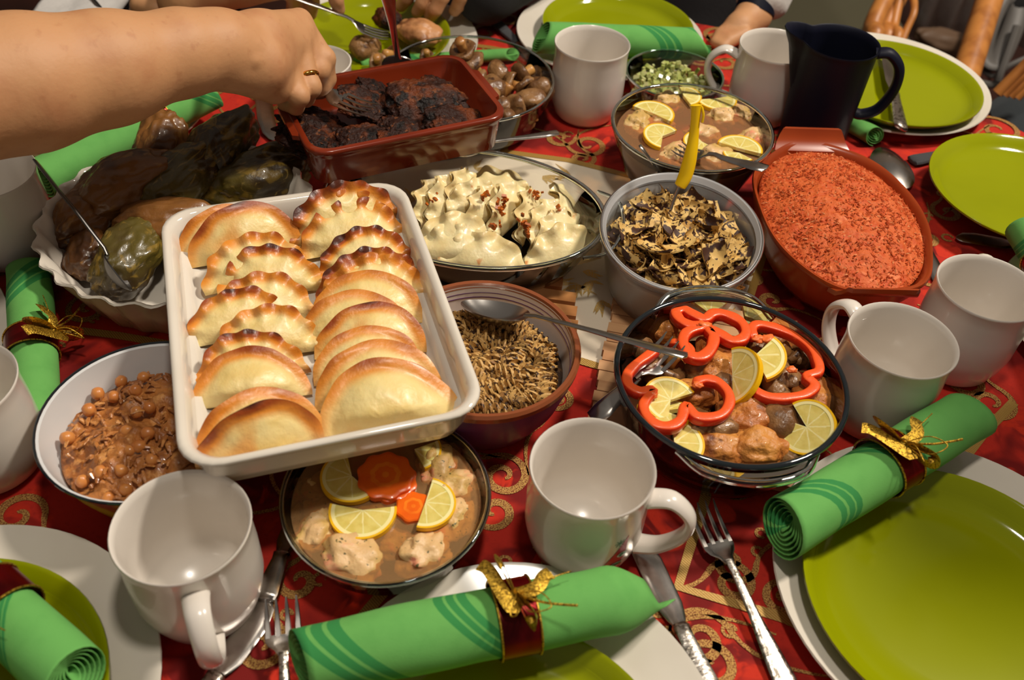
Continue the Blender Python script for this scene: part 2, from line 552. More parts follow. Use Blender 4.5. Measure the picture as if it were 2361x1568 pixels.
def curl(cx, cy, r, w=.0011):
    flat_strip(pr, [(cx + r * math.cos(a * .35), cy + r * math.sin(a * .35)) for a in range(16)], w, .00075)


for px, py, r, a0, tu, hd in ((1160, 1098, .0215, 2.2, 1.5, -1), (1215, 955, .016, -1, 1.3, 1), (1612, 1475, .024, .3, 1.6, 1), (1690, 1300, .017, 0, 1.1, -1), (205, 712, .019, 2.6, 1.4, 1),
                              (1355, 335, .024, 3.3, 1.4, 1), (1290, 318, .018, 0, 1.2, -1), (520, 285, .024, .5, 1.5, -1), (1735, 640, .016, 1, 1.3, 1), (2285, 930, .022, 1, 1.4, -1),
                              (2185, 490, .018, 2, 1.2, 1), (330, 890, .018, 1, 1.2, 1), (1700, 905, .02, -2, 1.4, 1), (40, 1190, .02, 0, 1.3, 1), (690, 1340, .016, 2, 1.2, 1),
                              (600, 1490, .018, 1, 1.3, -1), (1640, 1540, .02, 3, 1.3, -1), (2230, 880, .018, 3, 1.2, 1), (1140, 1180, .016, 4, 1.1, 1), (1640, 210, .02, 1, 1.2, 1),
                              (1660, 85, .03, 0, 1.2, 1), (2300, 300, .03, 2, 1.3, -1), (1120, 75, .025, 0, 1.2, 1)):
    p = at(px, py); scroll(p.x, p.y, r, a0, tu, hd)
for i in range(330):
    a, q = rnd.uniform(0, 2 * PI), math.sqrt(rnd.random())
    x, y = TC[0] + TAX * .96 * q * math.cos(a), TC[1] + TAY * .96 * q * math.sin(a)
    if -.18 < x < .235 and .56 < y < .88: continue
    if i < 170: scroll(x, y, rnd.uniform(.012, .024), rnd.uniform(0, 6), rnd.uniform(1, 1.6), rnd.choice((-1, 1)))
    else: curl(x, y, rnd.uniform(.003, .006), .0013)
o = pr.build('gold_scroll_print', K['glitter'], cl, smooth=False); o['kind'] = 'stuff'
sp = MB()
for i in range(60):                                            # gold flakes on the cream panel: leaf shaped clusters
    x, y = rnd.uniform(-.14, .2), rnd.uniform(.6, .86)
    a = rnd.uniform(0, 6)
    for k_ in range(5):
        aa = a + rnd.uniform(-1.1, 1.1); l = rnd.uniform(.012, .026)
        flat_strip(sp, [(x, y), (x + .35 * l * math.cos(aa), y + .35 * l * math.sin(aa)), (x + l * math.cos(aa), y + l * math.sin(aa))], [.0006, .0026, .0003], .0008 + .00002 * k_)
o = sp.build('gold_flake_print', K['glitter2'], cl, smooth=False); o['kind'] = 'stuff'


# ------------------------------------------------------------------ mugs
def mug_parts(t, r=.043, h=.092, base=.031, handle=None, print_at=None):
    prof = [(0, 0.003), (base * .82, 0.003), (base * .86, 0), (base, .0008), (base + .0045, .006), (r * .93, .02), (r * .985, .034), (r * .985, .06), (r * .965, .078),
            (r * .985, h - .003), (r * 1.0, h - .0008), (r * .985, h), (r * .955, h - .001), (r * .925, h - .006), (r * .90, h - .03), (r * .905, .04), (r * .86, .02), (r * .62, .0085), (0, .0075)]
    b = MB(); b.lathe(prof, 56); body = b.build('body', K['mugchina'], t, angle=60)
    if handle is not None:
        hp = catmull([(r * .955, 0, h * .80), (r + .014, 0, h * .85), (r + .028, 0, h * .70), (r + .027, 0, h * .48), (r + .013, 0, h * .27), (r * .925, 0, h * .2)], 6)
        b = MB(); n = len(hp)
        b.tube(hp, [.0050 - .0010 * math.sin(PI * i / (n - 1)) for i in range(n)], 14, 1.75, up=(0, 1, 0))
        # turn the section so the broad side faces sideways
        o = b.build('handle', K['mugchina'], t); o.rotation_euler = (0, 0, handle)
    return body


MUG = [  # x, y, handle angle, label
    (.0600, .3870, math.radians(-14), 'white mug with christmas print near the bottom centre, handle to the right'),
    (-.1965, .3190, math.radians(-66), 'white mug at the lower left with its handle pointing to the viewer'),
    (.3050, .5330, math.radians(118), 'white mug between the pepper dish and the right napkin, handle at its back'),
    (.3950, .6040, math.radians(70), 'white mug at the right edge behind another mug'),
    (.0670, .9840, math.radians(95), 'white mug at the back between the mushroom bowl and the pickle bowl'),
    (.2790, 1.008, math.radians(170), 'white mug with left handle tucked behind the navy jug'),
    (-.4750, .6650, math.radians(200), 'large white mug at the left edge beside the cabbage roll dish'),
    (-.3870, .4200, math.radians(230), 'white mug cut off at the left edge below the upright napkin')]
for i, (x, y, ha, lab) in enumerate(MUG):
    t = thing('mug', lab, 'mug', (x, y, .0005), 0, 'white mugs set round the table')
    body = mug_parts(t, handle=ha)
    if i == 0:                                                # printed tree motif low on the right front side
        r_, me = .0428, MB()

        def on(a, z, lift=.0004): 
            rr = r_ * (.985 if z > .03 else .93 + .055 * (z - .02) / .014 if z > .02 else .8) + lift
            return (rr * math.cos(a), rr * math.sin(a), z)
        K['print_red'] = mat('red_print', (178, 26, 30), .25); K['print_green'] = mat('green_print', (30, 120, 66), .25); K['print_pale'] = mat('pale_print', (206, 214, 190), .25)
        a0 = math.radians(-86); v, f = [], []
        for k_ in range(13):
            a = a0 + math.radians(36) * k_ / 12; top = .021 + .042 * (k_ / 12) ** 1.2
            for j in range(6): v.append(on(a, .0205 + (top - .0205) * j / 5))
        for k_ in range(12):
            for j in range(5): q = k_ * 6 + j; f.append((q, q + 6, q + 7, q + 1))
        me.add(v, f); me.build('red_print', K['print_red'], body)
        for (a, z, ra) in ((-58, .030, .0052), (-68, .0245, .0045), (-54, .042, .0035), (-70, .0335, .0)):
            if ra == 0: continue
            for rr, mm, lf in ((ra, 'print_pale', .0007), (ra * .72, 'print_green', .001), (ra * .3, 'print_pale', .0013)):
                d = MB(); d.add([on(math.radians(a), z, lf)] + [on(math.radians(a) + rr * 1.25 * math.cos(k_ * PI / 8) / r_, z + rr * .8 * math.sin(k_ * PI / 8), lf) for k_ in range(16)],
                                [(0, k_ + 1, (k_ + 1) % 16 + 1) for k_ in range(16)]); d.build('bauble_print', K[mm], body)
        d = MB()
        for k_ in range(4):
            aa = k_ * PI / 4; c = (math.radians(-59), .057)
            e = [(c[0] + s * .0042 * math.cos(aa) / r_, c[1] + s * .0042 * math.sin(aa)) for s in (-1, 1)]
            n_ = Vector((-math.sin(aa), math.cos(aa))) * .00035
            d.add([on(e[0][0] - n_.x / r_, e[0][1] - n_.y), on(e[1][0] - n_.x / r_, e[1][1] - n_.y), on(e[1][0] + n_.x / r_, e[1][1] + n_.y), on(e[0][0] + n_.x / r_, e[0][1] + n_.y)], [(0, 1, 2, 3)])
        d.build('star_print', K['print_green'], body)
t = thing('cup', 'low white cup behind the red-brown cutlet dish, half hidden by the reaching hand', 'cup', (-.243, .955, .0005))
b = MB(); b.lathe([(0, .002), (.026, .002), (.028, 0), (.034, .012), (.038, .03), (.040, .058), (.0405, .0605), (.039, .061), (.037, .058), (.035, .03), (.03, .013), (0, .008)], 48)
b.build('body', K['mugchina'], t, angle=60)


# ------------------------------------------------------------------ plates
def plate(name, mt, x, y, r, z, rimh, lab, cat, grp, rot=(0, 0, 0), well=.70):
    b = MB()
    gentle = [(r * .90, .0118), (r * .85, .0082), (r * .78, .0062), (r * .6, .0054), (0, .005)] if well > .75 else [(r * (well + .06), .0075), (r * well * .93, .0058), (r * well * .5, .0052), (0, .005)]
    b.lathe([(0, .003), (r * well * .8, .003), (r * well * .84, 0), (r * well * .9, 0), (r * well * 1.0, .0035), (r * .985, rimh - .0025), (r * 1.0, rimh - .0008), (r * .995, rimh + .0006), (r * .965, rimh - .0003)] + gentle, 72)
    o = b.build(name, mt, None, angle=70)
    o.location = (x, y, z); o.rotation_euler = rot
    return tag(o, lab, cat, grp)


GW, GG = 'white dinner plates', 'lime green side plates'
PL = [  # white x,y,r ; green x,y,r
    ((-.332, .228, .130), (-.331, .221, .103), 'at the bottom left corner'),
    ((.020, .226, .130), (.015, .199, .1045), 'at the bottom centre'),
    ((.327, .363, .130), (.319, .350, .106), 'at the bottom right corner'),
    ((.448, 1.088, .127), (.449, 1.066, .106), 'at the back right beside the navy jug'),
    ((.1004, 1.1645, .1235), (.110, 1.168, .100), 'at the back centre behind the white mug'),
    ((-.200, 1.108, .130), (-.204, 1.098, .100), 'at the back left under the diner\'s fork'),
    ((-.490, .905, .128), (-.502, .895, .105), 'at the left under the reaching arm')]
for wv, gv, lab in PL:
    if wv: plate('dinner_plate', K['china'], wv[0], wv[1], wv[2], .0012, .0165, 'white dinner plate ' + lab, 'plate', GW)
    plate('side_plate', K['green_plate'], gv[0], gv[1], gv[2], .0075, .0215, 'lime green plate on the white plate ' + lab, 'plate', GG, well=.8)
plate('dinner_plate', K['china'], -.552, .510, .130, .0012, .0165, 'white dinner plate cut off at the left edge beside the upright napkin', 'plate', GW)
plate('dinner_plate', K['china'], .588, .655, .130, .0012, .0165, 'white dinner plate at the right edge behind the two mugs', 'plate', GW)
plate('side_plate', K['green_plate'], .5365, .842, .104, .0175, .018, 'lime green plate at the right edge without a visible white plate', 'plate', GG, rot=(0, 0, 0), well=.8)


# ------------------------------------------------------------------ napkin rolls and their rings
def napkin(a, b_, r, lab, slant0=0.0, slant1=0.0, turns=6.5, phase=0.0, stripes=((.12, .22),), skew=.007, taper=(.0, .0)):
    a, b_ = Vector(a), Vector(b_); L = (b_ - a).length
    nth, nx = int(turns * 24), 48; v, f, st = [], [], []
    for i in range(nth + 1):
        th = 2 * PI * turns * (i / nth - 1) - PI * .55; rr = r * (.06 + .94 * i / nth); k_ = 1 - i / nth
        x0 = slant0 * (1 - math.cos(th + phase)) * .5 + .006 * k_; x1 = L - slant1 * (1 - math.cos(th + phase + .6)) * .5 - (.004 if taper[1] < .6 else .06 * min(1, 3 * k_)) * (k_ if taper[1] < .6 else 1)
        for j in range(nx + 1):
            x = x0 + (x1 - x0) * j / nx
            tp = 1 - taper[0] * (1 - smooth01(0, .3, x / L)) - taper[1] * smooth01(.80, 1, x / L)
            cr = (1 + .015 * math.sin(x * 90 + th * 2) + .025 * nz(x * 40, math.cos(th), math.sin(th), 3)) * tp
            v.append((x, rr * cr * math.cos(th), rr * .93 * cr * math.sin(th) + r * .93 * (.35 + .65 * tp)))
            st.append(x / L + skew / L * math.sin(th + phase) * 3)
    for i in range(nth):
        for j in range(nx):
            q = i * (nx + 1) + j; f.append((q, q + nx + 1, q + nx + 2, q + 1))
    mb = MB(); mb.add(v, f, along=st)
    o = mb.build('napkin_roll', napkin_mat(stripes), None, angle=None)
    md = o.modifiers.new('thickness', 'SOLIDIFY'); md.thickness = .0006; md.offset = 1
    aim(o, a, b_)
    tag(o, lab, 'napkin', 'green paper napkin rolls')
    return o, L


def ring(nap, L, r, pos, wid, lab, bow_ang=PI / 2, flip=1, bend=0.0):
    """foil band round the napkin with a gold bow"""
    t = thing('napkin_ring', lab, 'napkin ring', group='red foil napkin rings with gold bows')
    t.matrix_world = nap.matrix_basis.copy()
    c = pos * L; zc = r * .93 + bend * math.sin(PI * pos); ro = r * 1.075
    b = MB(); n = 40
    b.loft([[(x, rr * math.cos(2 * PI * j / n), zc + rr * .93 * math.sin(2 * PI * j / n)) for j in range(n)] for x, rr in ((c - wid, ro - .0008), (c - wid, ro), (c + wid, ro), (c + wid, ro - .0008), (c - wid, ro - .0008))], False, False)
    bd = b.build('band', K['foil'], t, angle=30)
    for sx in (-1, 1):
        e = MB(); e.tube([(c + sx * wid, (ro + .0004) * math.cos(2 * PI * j / 36), zc + (ro + .0004) * .93 * math.sin(2 * PI * j / 36)) for j in range(36)], .0007, 6, closed=True); e.build('gold_edge', K['gold'], bd)
    # bow, in a frame standing on the band
    ca, sa = math.cos(bow_ang), math.sin(bow_ang)
    nrm = Vector((0, ca, sa)); tan = Vector((0, -sa, ca)) * flip; ax = Vector((1, 0, 0))
    o = Vector((c, 0, zc)) + nrm * (ro + .001)

    def pt(u, v_, h): return o + (ax * u + tan * v_ + nrm * h) * 1.25
    for s in (-1, 1):
        lp = catmull([pt(0, 0, .001), pt(.004 * s, s * .010, .006), pt(.006 * s, s * .017, .006), pt(.002 * s, s * .016, .0015), pt(0, 0, .0015)], 6)
        b = MB(); b.tube(lp, .0050, 8, .1, up=ax + nrm * .3); b.build('bow_loop', K['gold'], t)
        tl = catmull([pt(0, 0, .001), pt(s * .007 + .003, -s * .004 + .004, .004), pt(s * .013 + .003, -.010 + .004 * s, .003), pt(s * .017 + .003, -.014 + .006 * s, .0015)], 6)
        b = MB(); b.tube(tl, .0046, 8, .1, up=nrm); b.build('ribbon_tail', K['gold'], t)
        cd_ = catmull([pt(0, 0, .002), pt(-.006 * s + .004, .006, .010), pt(-.010 * s + .003, .016, .012), pt(-.003 * s, .014, .008), pt(0, 0, .002)], 7)
        b = MB(); b.tube(cd_, .00045, 6); b.build('cord_loop', K['gold'], t)
    b = MB(); b.tube(catmull([pt(0, 0, .002), pt(.012, .010, .006), pt(.026, .017, .010)], 8), .0009, 6); b.build('cord_end', K['gold'], t)
    b = MB(); b.tube(catmull([pt(0, 0, .002), pt(.014, -.003, .004), pt(.030, -.006, .003)], 8), .0004, 6); b.build('cord_end', K['gold'], t)
    b = MB(); b.tube([pt(-.003, 0, .001), pt(0, 0, .0035), pt(.003, 0, .001)], [.0022, .003, .0022], 8); b.build('knot', K['gold'], t)
    return t


ZN = .029
n2, L2 = napkin(at(672, 1562, ZN - .003), at(1556, 1388, ZN - .003), .0232, 'green napkin roll on the bottom centre plate, pointed end to the right', .012, .010, phase=.6, stripes=((.10, .21), (.44, .52)), taper=(.12, .80))
ring(n2, L2, .0232, .555, .0125, 'red napkin ring with gold bow on the bottom centre napkin', 1.55)
n3, L3 = napkin(at(1772, 1262, ZN - .003), at(2222, 985, ZN + .006), .0222, 'green napkin roll on the bottom right plate, leaning over its rim', .012, .012, phase=2.2, stripes=((.10, .2), (.42, .52)))
ring(n3, L3, .0222, .545, .0105, 'red napkin ring with gold bow on the bottom right napkin', 1.7)
n1, L1 = napkin(at(-70, 1352, ZN), at(212, 1610, ZN), .021, 'green napkin roll at the bottom left corner', .01, .01, stripes=((.47, .55),), phase=1.2)
ring(n1, L1, .021, .33, .013, 'red napkin ring with gold bow at the bottom left corner', 2.2)
n9, L9 = napkin(at(100, 452, .014), at(505, 238, .022), .0215, 'green napkin roll under the reaching arm beside the cabbage dish', .004, .012, stripes=((.84, .94),), phase=.3)
ring(n9, L9, .0215, .61, .0125, 'red napkin ring with gold bow under the reaching arm', 1.6)
n10, L10 = napkin(at(100, 1040, .002), at(78, 642, .002), .0195, 'green napkin roll standing lengthwise at the left between two white mugs', .01, .014, stripes=((.78, .92),), phase=1.0)
ring(n10, L10, .0195, .47, .012, 'red napkin ring with gold bow on the napkin at the left', 2.5)
n7, L7 = napkin(at(1225, 118, .022), at(1640, 135, .022), .021, 'green napkin roll at the back behind the white mug', .02, .03, phase=1.4, stripes=((.60, .72), (.86, .92)))
n5, L5 = napkin(at(2352, 560, .03), at(2520, 880, .03), .022, 'green napkin roll at the right edge beside the green plate', .008, .01, stripes=((.06, .14),), phase=2)
ring(n5, L5, .022, .34, .012, 'dark red napkin ring at the right edge', 1.2)
n6, L6 = napkin(at(1950, 296, .002), at(2020, 338, .002), .012, 'small green napkin corner sticking out below the navy jug', .006, .01, turns=4, stripes=())
n8, L8 = napkin(at(815, 160, .004), at(1200, 136, .004), .008, 'green napkin lying behind the glass mushroom bowl', .01, .02, stripes=((.3, .45),))


# ------------------------------------------------------------------ cutlery
def strip(mb, secs, seg=10):
    rings = []
    for x, hw, z, ht in secs:
        rings.append([(x, hw * math.copysign(abs(math.cos(2 * PI * j / seg)) ** .6, math.cos(2 * PI * j / seg)), z + ht * math.sin(2 * PI * j / seg)) for j in range(seg)])
    mb.loft(rings)


def handle_secs(L, orn):
    return [(0, .002, 0, .0008), (.002, .0075, .0004, .0012), (.02, .0085, .001, .0014), (.05, .0065, .0018, .0014), (.08, .0042, .003, .0015), (L - .075, .0031, .0052, .0016), (L - .062, .0034, .0045, .0015)]


def fork(label, a, b_, L=.195, hmat='steel', up=(0, 0, 1), cat='fork', bend=0.0):
    t = thing('fork', label, cat, group='forks'); sc = (Vector(b_) - Vector(a)).length / L
    m1 = MB(); strip(m1, handle_secs(L, 1)); m1.build('handle', K[hmat], t)
    m2 = MB(); strip(m2, [(L - .066, .0034, .0047, .0015), (L - .058, .0058, .0030, .0011), (L - .052, .0098, .0014, .0009), (L - .046, .0117, .0006, .0008), (L - .04, .0120, .0004, .0008)])
    hd = m2.build('head', K['steel'], t)
    for k_ in range(4):
        y = -.0099 + .0066 * k_
        m3 = MB(); strip(m3, [(L - .043, .0021, .0005, .0008), (L - .025, .0017, .0012, .0008), (L - .010, .0013, .0034, .0007), (L - .001, .0006, .0062, .0004), (L, .0002, .0064, .0002)], 6)
        for i in range(len(m3.v)): m3.v[i] = (m3.v[i][0], m3.v[i][1] + y, m3.v[i][2])
        m3.build('tine', K['steel'], hd)
    aim(t, a, b_, up)
    t.scale = (sc, 1, 1) if sc < 1.25 else (sc, sc, sc)
    return t


def knife(label, a, b_, L=.205, hmat='steel', bw=.0095, up=(0, 0, 1)):
    t = thing('knife', label, 'knife', group='table knives')
    m1 = MB(); strip(m1, [(0, .003, .004, .002), (.002, .0085, .004, .0032), (.012, .0092, .004, .0034), (.04, .0078, .004, .0034), (.075, .0062, .004, .0032), (.086, .0068, .004, .0036), (.09, .005, .004, .0022)])
    m1.build('handle', K[hmat], t)
    m2 = MB(); strip(m2, [(.088, .005, .004, .0020), (.096, bw * .75, .0035, .0013), (.112, bw, .003, .0010), (L - .04, bw * 1.03, .003, .0009), (L - .015, bw * .85, .003, .0008), (L - .004, bw * .45, .003, .0006), (L, .0005, .003, .0003)])
    for i, v in enumerate(m2.v):                                # straight back, curved edge
        if v[0] > L - .045: m2.v[i] = (v[0], v[1] + (v[0] - (L - .045)) ** 2 * 2.2, v[2])
    m2.build('blade', K['steel'], t)
    aim(t, a, b_, up); s = (Vector(b_) - Vector(a)).length / L; t.scale = (s, 1, 1)
    return t


def spoon(label, a, b_, L=.2, hmat='steel', up=(0, 0, 1), bowl=(.033, .021), bmat='steel', depth=.008):
    t = thing('spoon', label, 'spoon', group='spoons')
    bl, bw = bowl
    m1 = MB(); strip(m1, [(0, .002, 0, .0008), (.002, .0078, .0004, .0012), (.025, .0085, .001, .0014), (.06, .006, .0018, .0014), (.09, .004, .003, .0015), (L - 2 * bl - .008, .0034, .004, .0016), (L - 2 * bl + .003, .0042, .0028, .0013)])
    m1.build('handle', K[hmat], t)
    m2 = MB(); n, kx = 28, 7; rings = []
    for side in (1, 0):
        for i in (range(kx, -1, -1) if side else range(kx + 1)):
            q = i / kx; rings.append([(L - bl + bl * q * math.cos(2 * PI * j / n) * (1 + .0 * q), bw * q * math.sin(2 * PI * j / n) * (1 - .16 * math.cos(2 * PI * j / n)),
                                        -depth * (1 - q * q) + .002 + (0 if side else -.0012)) for j in range(n)])
    m2.loft([rings[k_] for k_ in range(kx + 1)] + rings[kx + 1:], False, False)
    rr = MB(); rr.v, rr.f = m2.v, m2.f
    m3 = MB(); top = rings[0]; bot = rings[-1]
    m2.loft([top, bot], False, False)
    m2.build('bowl', K[bmat], t, angle=80)
    aim(t, a, b_, up); s = (Vector(b_) - Vector(a)).length / L; t.scale = (s, s if s < 1 else 1, 1)
    return t


fork('steel fork lying on the cloth between the bottom centre and bottom right plates', at(1835, 1625, .003), at(1612, 1166, .012), hmat='steel_orn')
knife('steel knife lying between the print mug and the bottom centre napkin', at(1655, 1640, .001), at(1462, 1228, .001), hmat='steel_orn')
fork('steel fork beside the left end of the bottom centre napkin, tines up', at(668, 1800, .003), at(650, 1385, .022), hmat='steel_orn')
knife('steel knife lying under the lower left mug handle', at(395, 1710, .001), at(632, 1382, .001), hmat='steel_orn')
knife('broad steel server lying between the lower left mug and the front fish bowl', at(610, 1392, .001), at(706, 1150, .001), bw=.008)
spoon('steel tablespoon lying beside the orange oval dish', at(2172, 655, .003), at(2034, 338, .010), up=(0, 0, -1), bowl=(.034, .0235))
knife('black-handled knife half under the back right plate', at(2098, 378, .001), at(2330, 330, .001), hmat='grey_cloth')
knife('knife blade sticking out between the green plate and the plate at the right edge', at(2440, 590, .0015), at(2200, 547, .0015))
knife('knife with ornate handle resting on the back right green plate', at(2073, 303, .026), at(2040, 120, .022), hmat='steel_orn', up=(.25, -.5, 1))
knife('table knife lying between the cutlet dish and the reaching hand', at(588, 95, .001), at(622, 330, .001))
spoon('steel spoon handle sticking out between the mushroom bowl and boiled dumplings', at(1288, 306, .050), at(1030, 352, .046))
knife('dark knife handle lying at the back by the white plate rim', at(1142, 58, .001), at(1262, 170, .001), hmat='grey_cloth')
fork('fork lying on a white cloth at the top left', at(275, 75, .004), at(175, -40, .010), up=(0, 0, 1))
spoon('dark serving spoon leaning out of the cabbage roll dish at the left', at(78, 368, .115), at(300, 672, .040), hmat='steel_dark', bmat='steel_dark', L=.22, up=(1, .6, .4), bowl=(.03, .018))
spoon('long steel ladle standing in the glass mushroom bowl', at(886, -60, .215), at(930, 190, .035), L=.22, up=(0, -1, .3))
sp_ = spoon('large steel serving spoon resting across the poppy seed fusilli bowl', at(1585, 822, .105), at(1065, 700, .070), L=.215, bowl=(.034, .023), up=(.1, .35, 1), depth=.011)
sp_.scale = (sp_.scale[0], .8, 1)
fork('serving fork resting on the rim of the chicken and pepper dish', at(1366, 968, .038), at(1560, 790, .070), L=.15)
fork('serving fork with its handle out over the right rim of the back fish bowl', at(1768, 390, .087), at(1560, 350, .062), L=.17)
spoon('short steel server against the left rim of the back fish bowl', at(1474, 335, .088), at(1530, 420, .050), L=.12, bowl=(.02, .012))

# yellow handled spatula standing in the noodle tub
t = thing('serving_fork', 'serving fork with bright yellow plastic handle stuck into the noodle tub', 'utensil', at(1540, 505, .06))
A = [at(1540, 505, .058), at(1552, 465, .072), at(1568, 428, .085)]
b = MB(); b.tube([p - t.location for p in catmull(A, 6)], .0016, 8); b.build('stem', K['steel'], t)
hp = [at(1566, 432, .083), at(1580, 405, .093), at(1592, 360, .110), at(1600, 310, .128), at(1604, 265, .145), at(1605, 240, .154)]
hp = [p - t.location for p in catmull(hp, 6)]; n = len(hp)
b = MB(); b.tube(hp, [.0056 + .0012 * math.sin(2.2 * PI * i / n) - (.003 if i < 1 else 0) - (.0035 if i == n - 1 else 0) for i in range(n)], 14, .8); b.build('handle', K['yellow'], t)
hb = MB(); c0, c1 = hp[-9], hp[-2]; s_ = Vector((.0062, -.002, 0)); hb.tube(catmull([c0 + s_, (c0 + c1) / 2 + s_ * 1.1, c1 + s_ * .8], 5), [.0012] * 10 + [.001], 8); hb.build('handle_slot', K['yellow'], t)

# ------------------------------------------------------------------ navy jug
t = thing('jug', 'navy blue plastic jug with pouring lip and loop handle at the back right', 'jug', (.329, .948, .0005))
b = MB(); n = 56; rings = []
LIP = math.radians(158)
for z, r in ((0.0, .0355), (.002, .037), (.04, .0378), (.09, .039), (.122, .040), (.1275, .0405), (.130, .0415), (.1312, .041), (.130, .0392), (.122, .0378), (.06, .0362), (.006, .034), (.004, .001)):
    rg = []
    for j in range(n):
        a = 2 * PI * j / n; d = math.cos(a - LIP); k_ = max(0, (d - .86) / .14) * smooth01(.085, .131, z) * (1 if r > .01 else 0)
        rr = r + .021 * k_ ** 1.3; rg.append((rr * math.cos(a), rr * math.sin(a), z + .004 * k_))
    rings.append(rg)
b.loft(rings, True, False); b.build('body', K['pitcher'], t, angle=60)
b = MB(); ha = math.radians(-12)
hp = catmull([(.038, 0, .124), (.052, 0, .126), (.066, 0, .112), (.069, 0, .088), (.060, 0, .062), (.046, 0, .052), (.037, 0, .052)], 7)
b.tube(hp, .0055, 12, 1.5, up=(0, 1, 0)); o = b.build('handle', K['pitcher'], t); o.rotation_euler = (0, 0, ha)


# ------------------------------------------------------------------ serving dishes
def cpx(box, s):                                              # crop reading -> photograph pixel
    return lambda x, y: (box[0] + x * s, box[1] + y * s)


# wooden trivets
t = thing('slat_trivet', 'wooden slat trivet under the oval glass dumpling dish, slat ends showing at the right', 'trivet', (-.04, .672, .0012), math.radians(-6))
for i in range(8):
    b = MB(); b.box((.0 + .006 * ((i * 37) % 5 - 2) * .4 - i * .0075 + .024, -.052 + i * .0185, .004), (.085, .0068, .004)); b.build('slat', K['wood'], t, smooth=False)
for x in (-.05, .03):
    b = MB(); b.tube([(x + .03, -.058, .004), (x - .02, .09, .004)], .0022, 8); b.build('rod', K['steel_dark'], t)
t = thing('slat_mat', 'pale wooden slat mat under the chicken and pepper dish', 'trivet', (.162, .556, .0012), math.radians(-9.7))
for i in range(16):
    b = MB(); b.box((.0012 * ((i * 53) % 7 - 3) * .4, -.0935 + i * .0122, .004), (.084, .0058, .004 + .0004 * ((i * 31) % 3))); b.build('slat', K['wood_pale'], t, smooth=False)

# white oblong tray, resting on the rims of the bowls round it
TX, TY, TZ, TR = -.1525, .504, .079, math.radians(20)
tr = thing('serving_tray', 'deep white rectangular tray full of baked dumplings, resting on the bowls', 'tray', (TX, TY, TZ), TR)
hx, hy = .1005, .1365
b = MB()
b.loft([rrect(hx - .017, hy - .017, .018, 0), rrect(hx - .012, hy - .012, .020, .0015), rrect(hx - .008, hy - .008, .022, .012), rrect(hx - .005, hy - .005, .024, .026), rrect(hx - .0015, hy - .0015, .026, .032),
        rrect(hx, hy, .027, .0345), rrect(hx - .0008, hy - .0008, .027, .0362), rrect(hx - .004, hy - .004, .025, .0365), rrect(hx - .008, hy - .008, .023, .033), rrect(hx - .0105, hy - .0105, .021, .022),
        rrect(hx - .0115, hy - .0115, .020, .016), rrect(hx - .016, hy - .016, .018, .0155), rrect(hx - .018, hy - .018, .017, .008), rrect(hx - .024, hy - .024, .014, .0055), rrect(.01, .01, .005, .005)], True, True)
b.build('dish', K['china'], tr, angle=70)

# red-brown cutlet dish, standing on the neighbours' rims
RX, RY, RZ, RR = -.135, .806, .067, math.radians(27.6)
rd = thing('baking_dish', 'glossy red-brown rectangular clay dish holding dark cutlets', 'dish', (RX, RY, RZ), RR)
hx2, hy2 = .099, .0665
b = MB()
b.loft([rrect(hx2 - .010, hy2 - .010, .016, 0), rrect(hx2 - .006, hy2 - .006, .018, .002), rrect(hx2 - .003, hy2 - .003, .019, .03), rrect(hx2 - .002, hy2 - .002, .020, .0345), rrect(hx2, hy2, .021, .0355),
        rrect(hx2 + .0004, hy2 + .0004, .021, .040), rrect(hx2 - .001, hy2 - .001, .021, .0415), rrect(hx2 - .0055, hy2 - .0055, .018, .0412), rrect(hx2 - .007, hy2 - .007, .017, .037), rrect(hx2 - .010, hy2 - .010, .016, .012),
        rrect(hx2 - .017, hy2 - .017, .012, .006), rrect(.01, .01, .004, .005)], True, True)
b.build('dish', K['terracotta'], rd, angle=60)
for s in (-1, 1):
    b = MB(); b.loft([[(s * (hx2 - .002 + dx), y, z) for dx, z in ((0, .034), (e, .035), (e, .0395), (0, .041))] for y, e in ((-.03, .001), (-.026, .008), (.026, .008), (.03, .001))]); b.build('lug', K['terracotta'], rd)

# white fluted dish
fd = thing('fluted_dish', 'round white fluted porcelain dish holding cabbage rolls at the left', 'dish', (-.311, .668, .0012))
b = MB(); n = 156; rings = []
for r, z, wv in ((.001, .003, 0), (.088, .003, 0), (.092, 0, 0), (.098, .001, .5), (.110, .03, .9), (.1195, .052, 1), (.1225, .0555, 1.2), (.1215, .057, 1.2), (.118, .055, 1), (.108, .03, .9), (.097, .008, .4), (.085, .005, 0), (.001, .005, 0)):
    rings.append([((r + wv * .0022 * math.cos(26 * 2 * PI * j / n)) * math.cos(2 * PI * j / n), (r + wv * .0022 * math.cos(26 * 2 * PI * j / n)) * math.sin(2 * PI * j / n), z) for j in range(n)])
b.loft(rings, False, False); b.build('dish', K['china'], fd, angle=60)

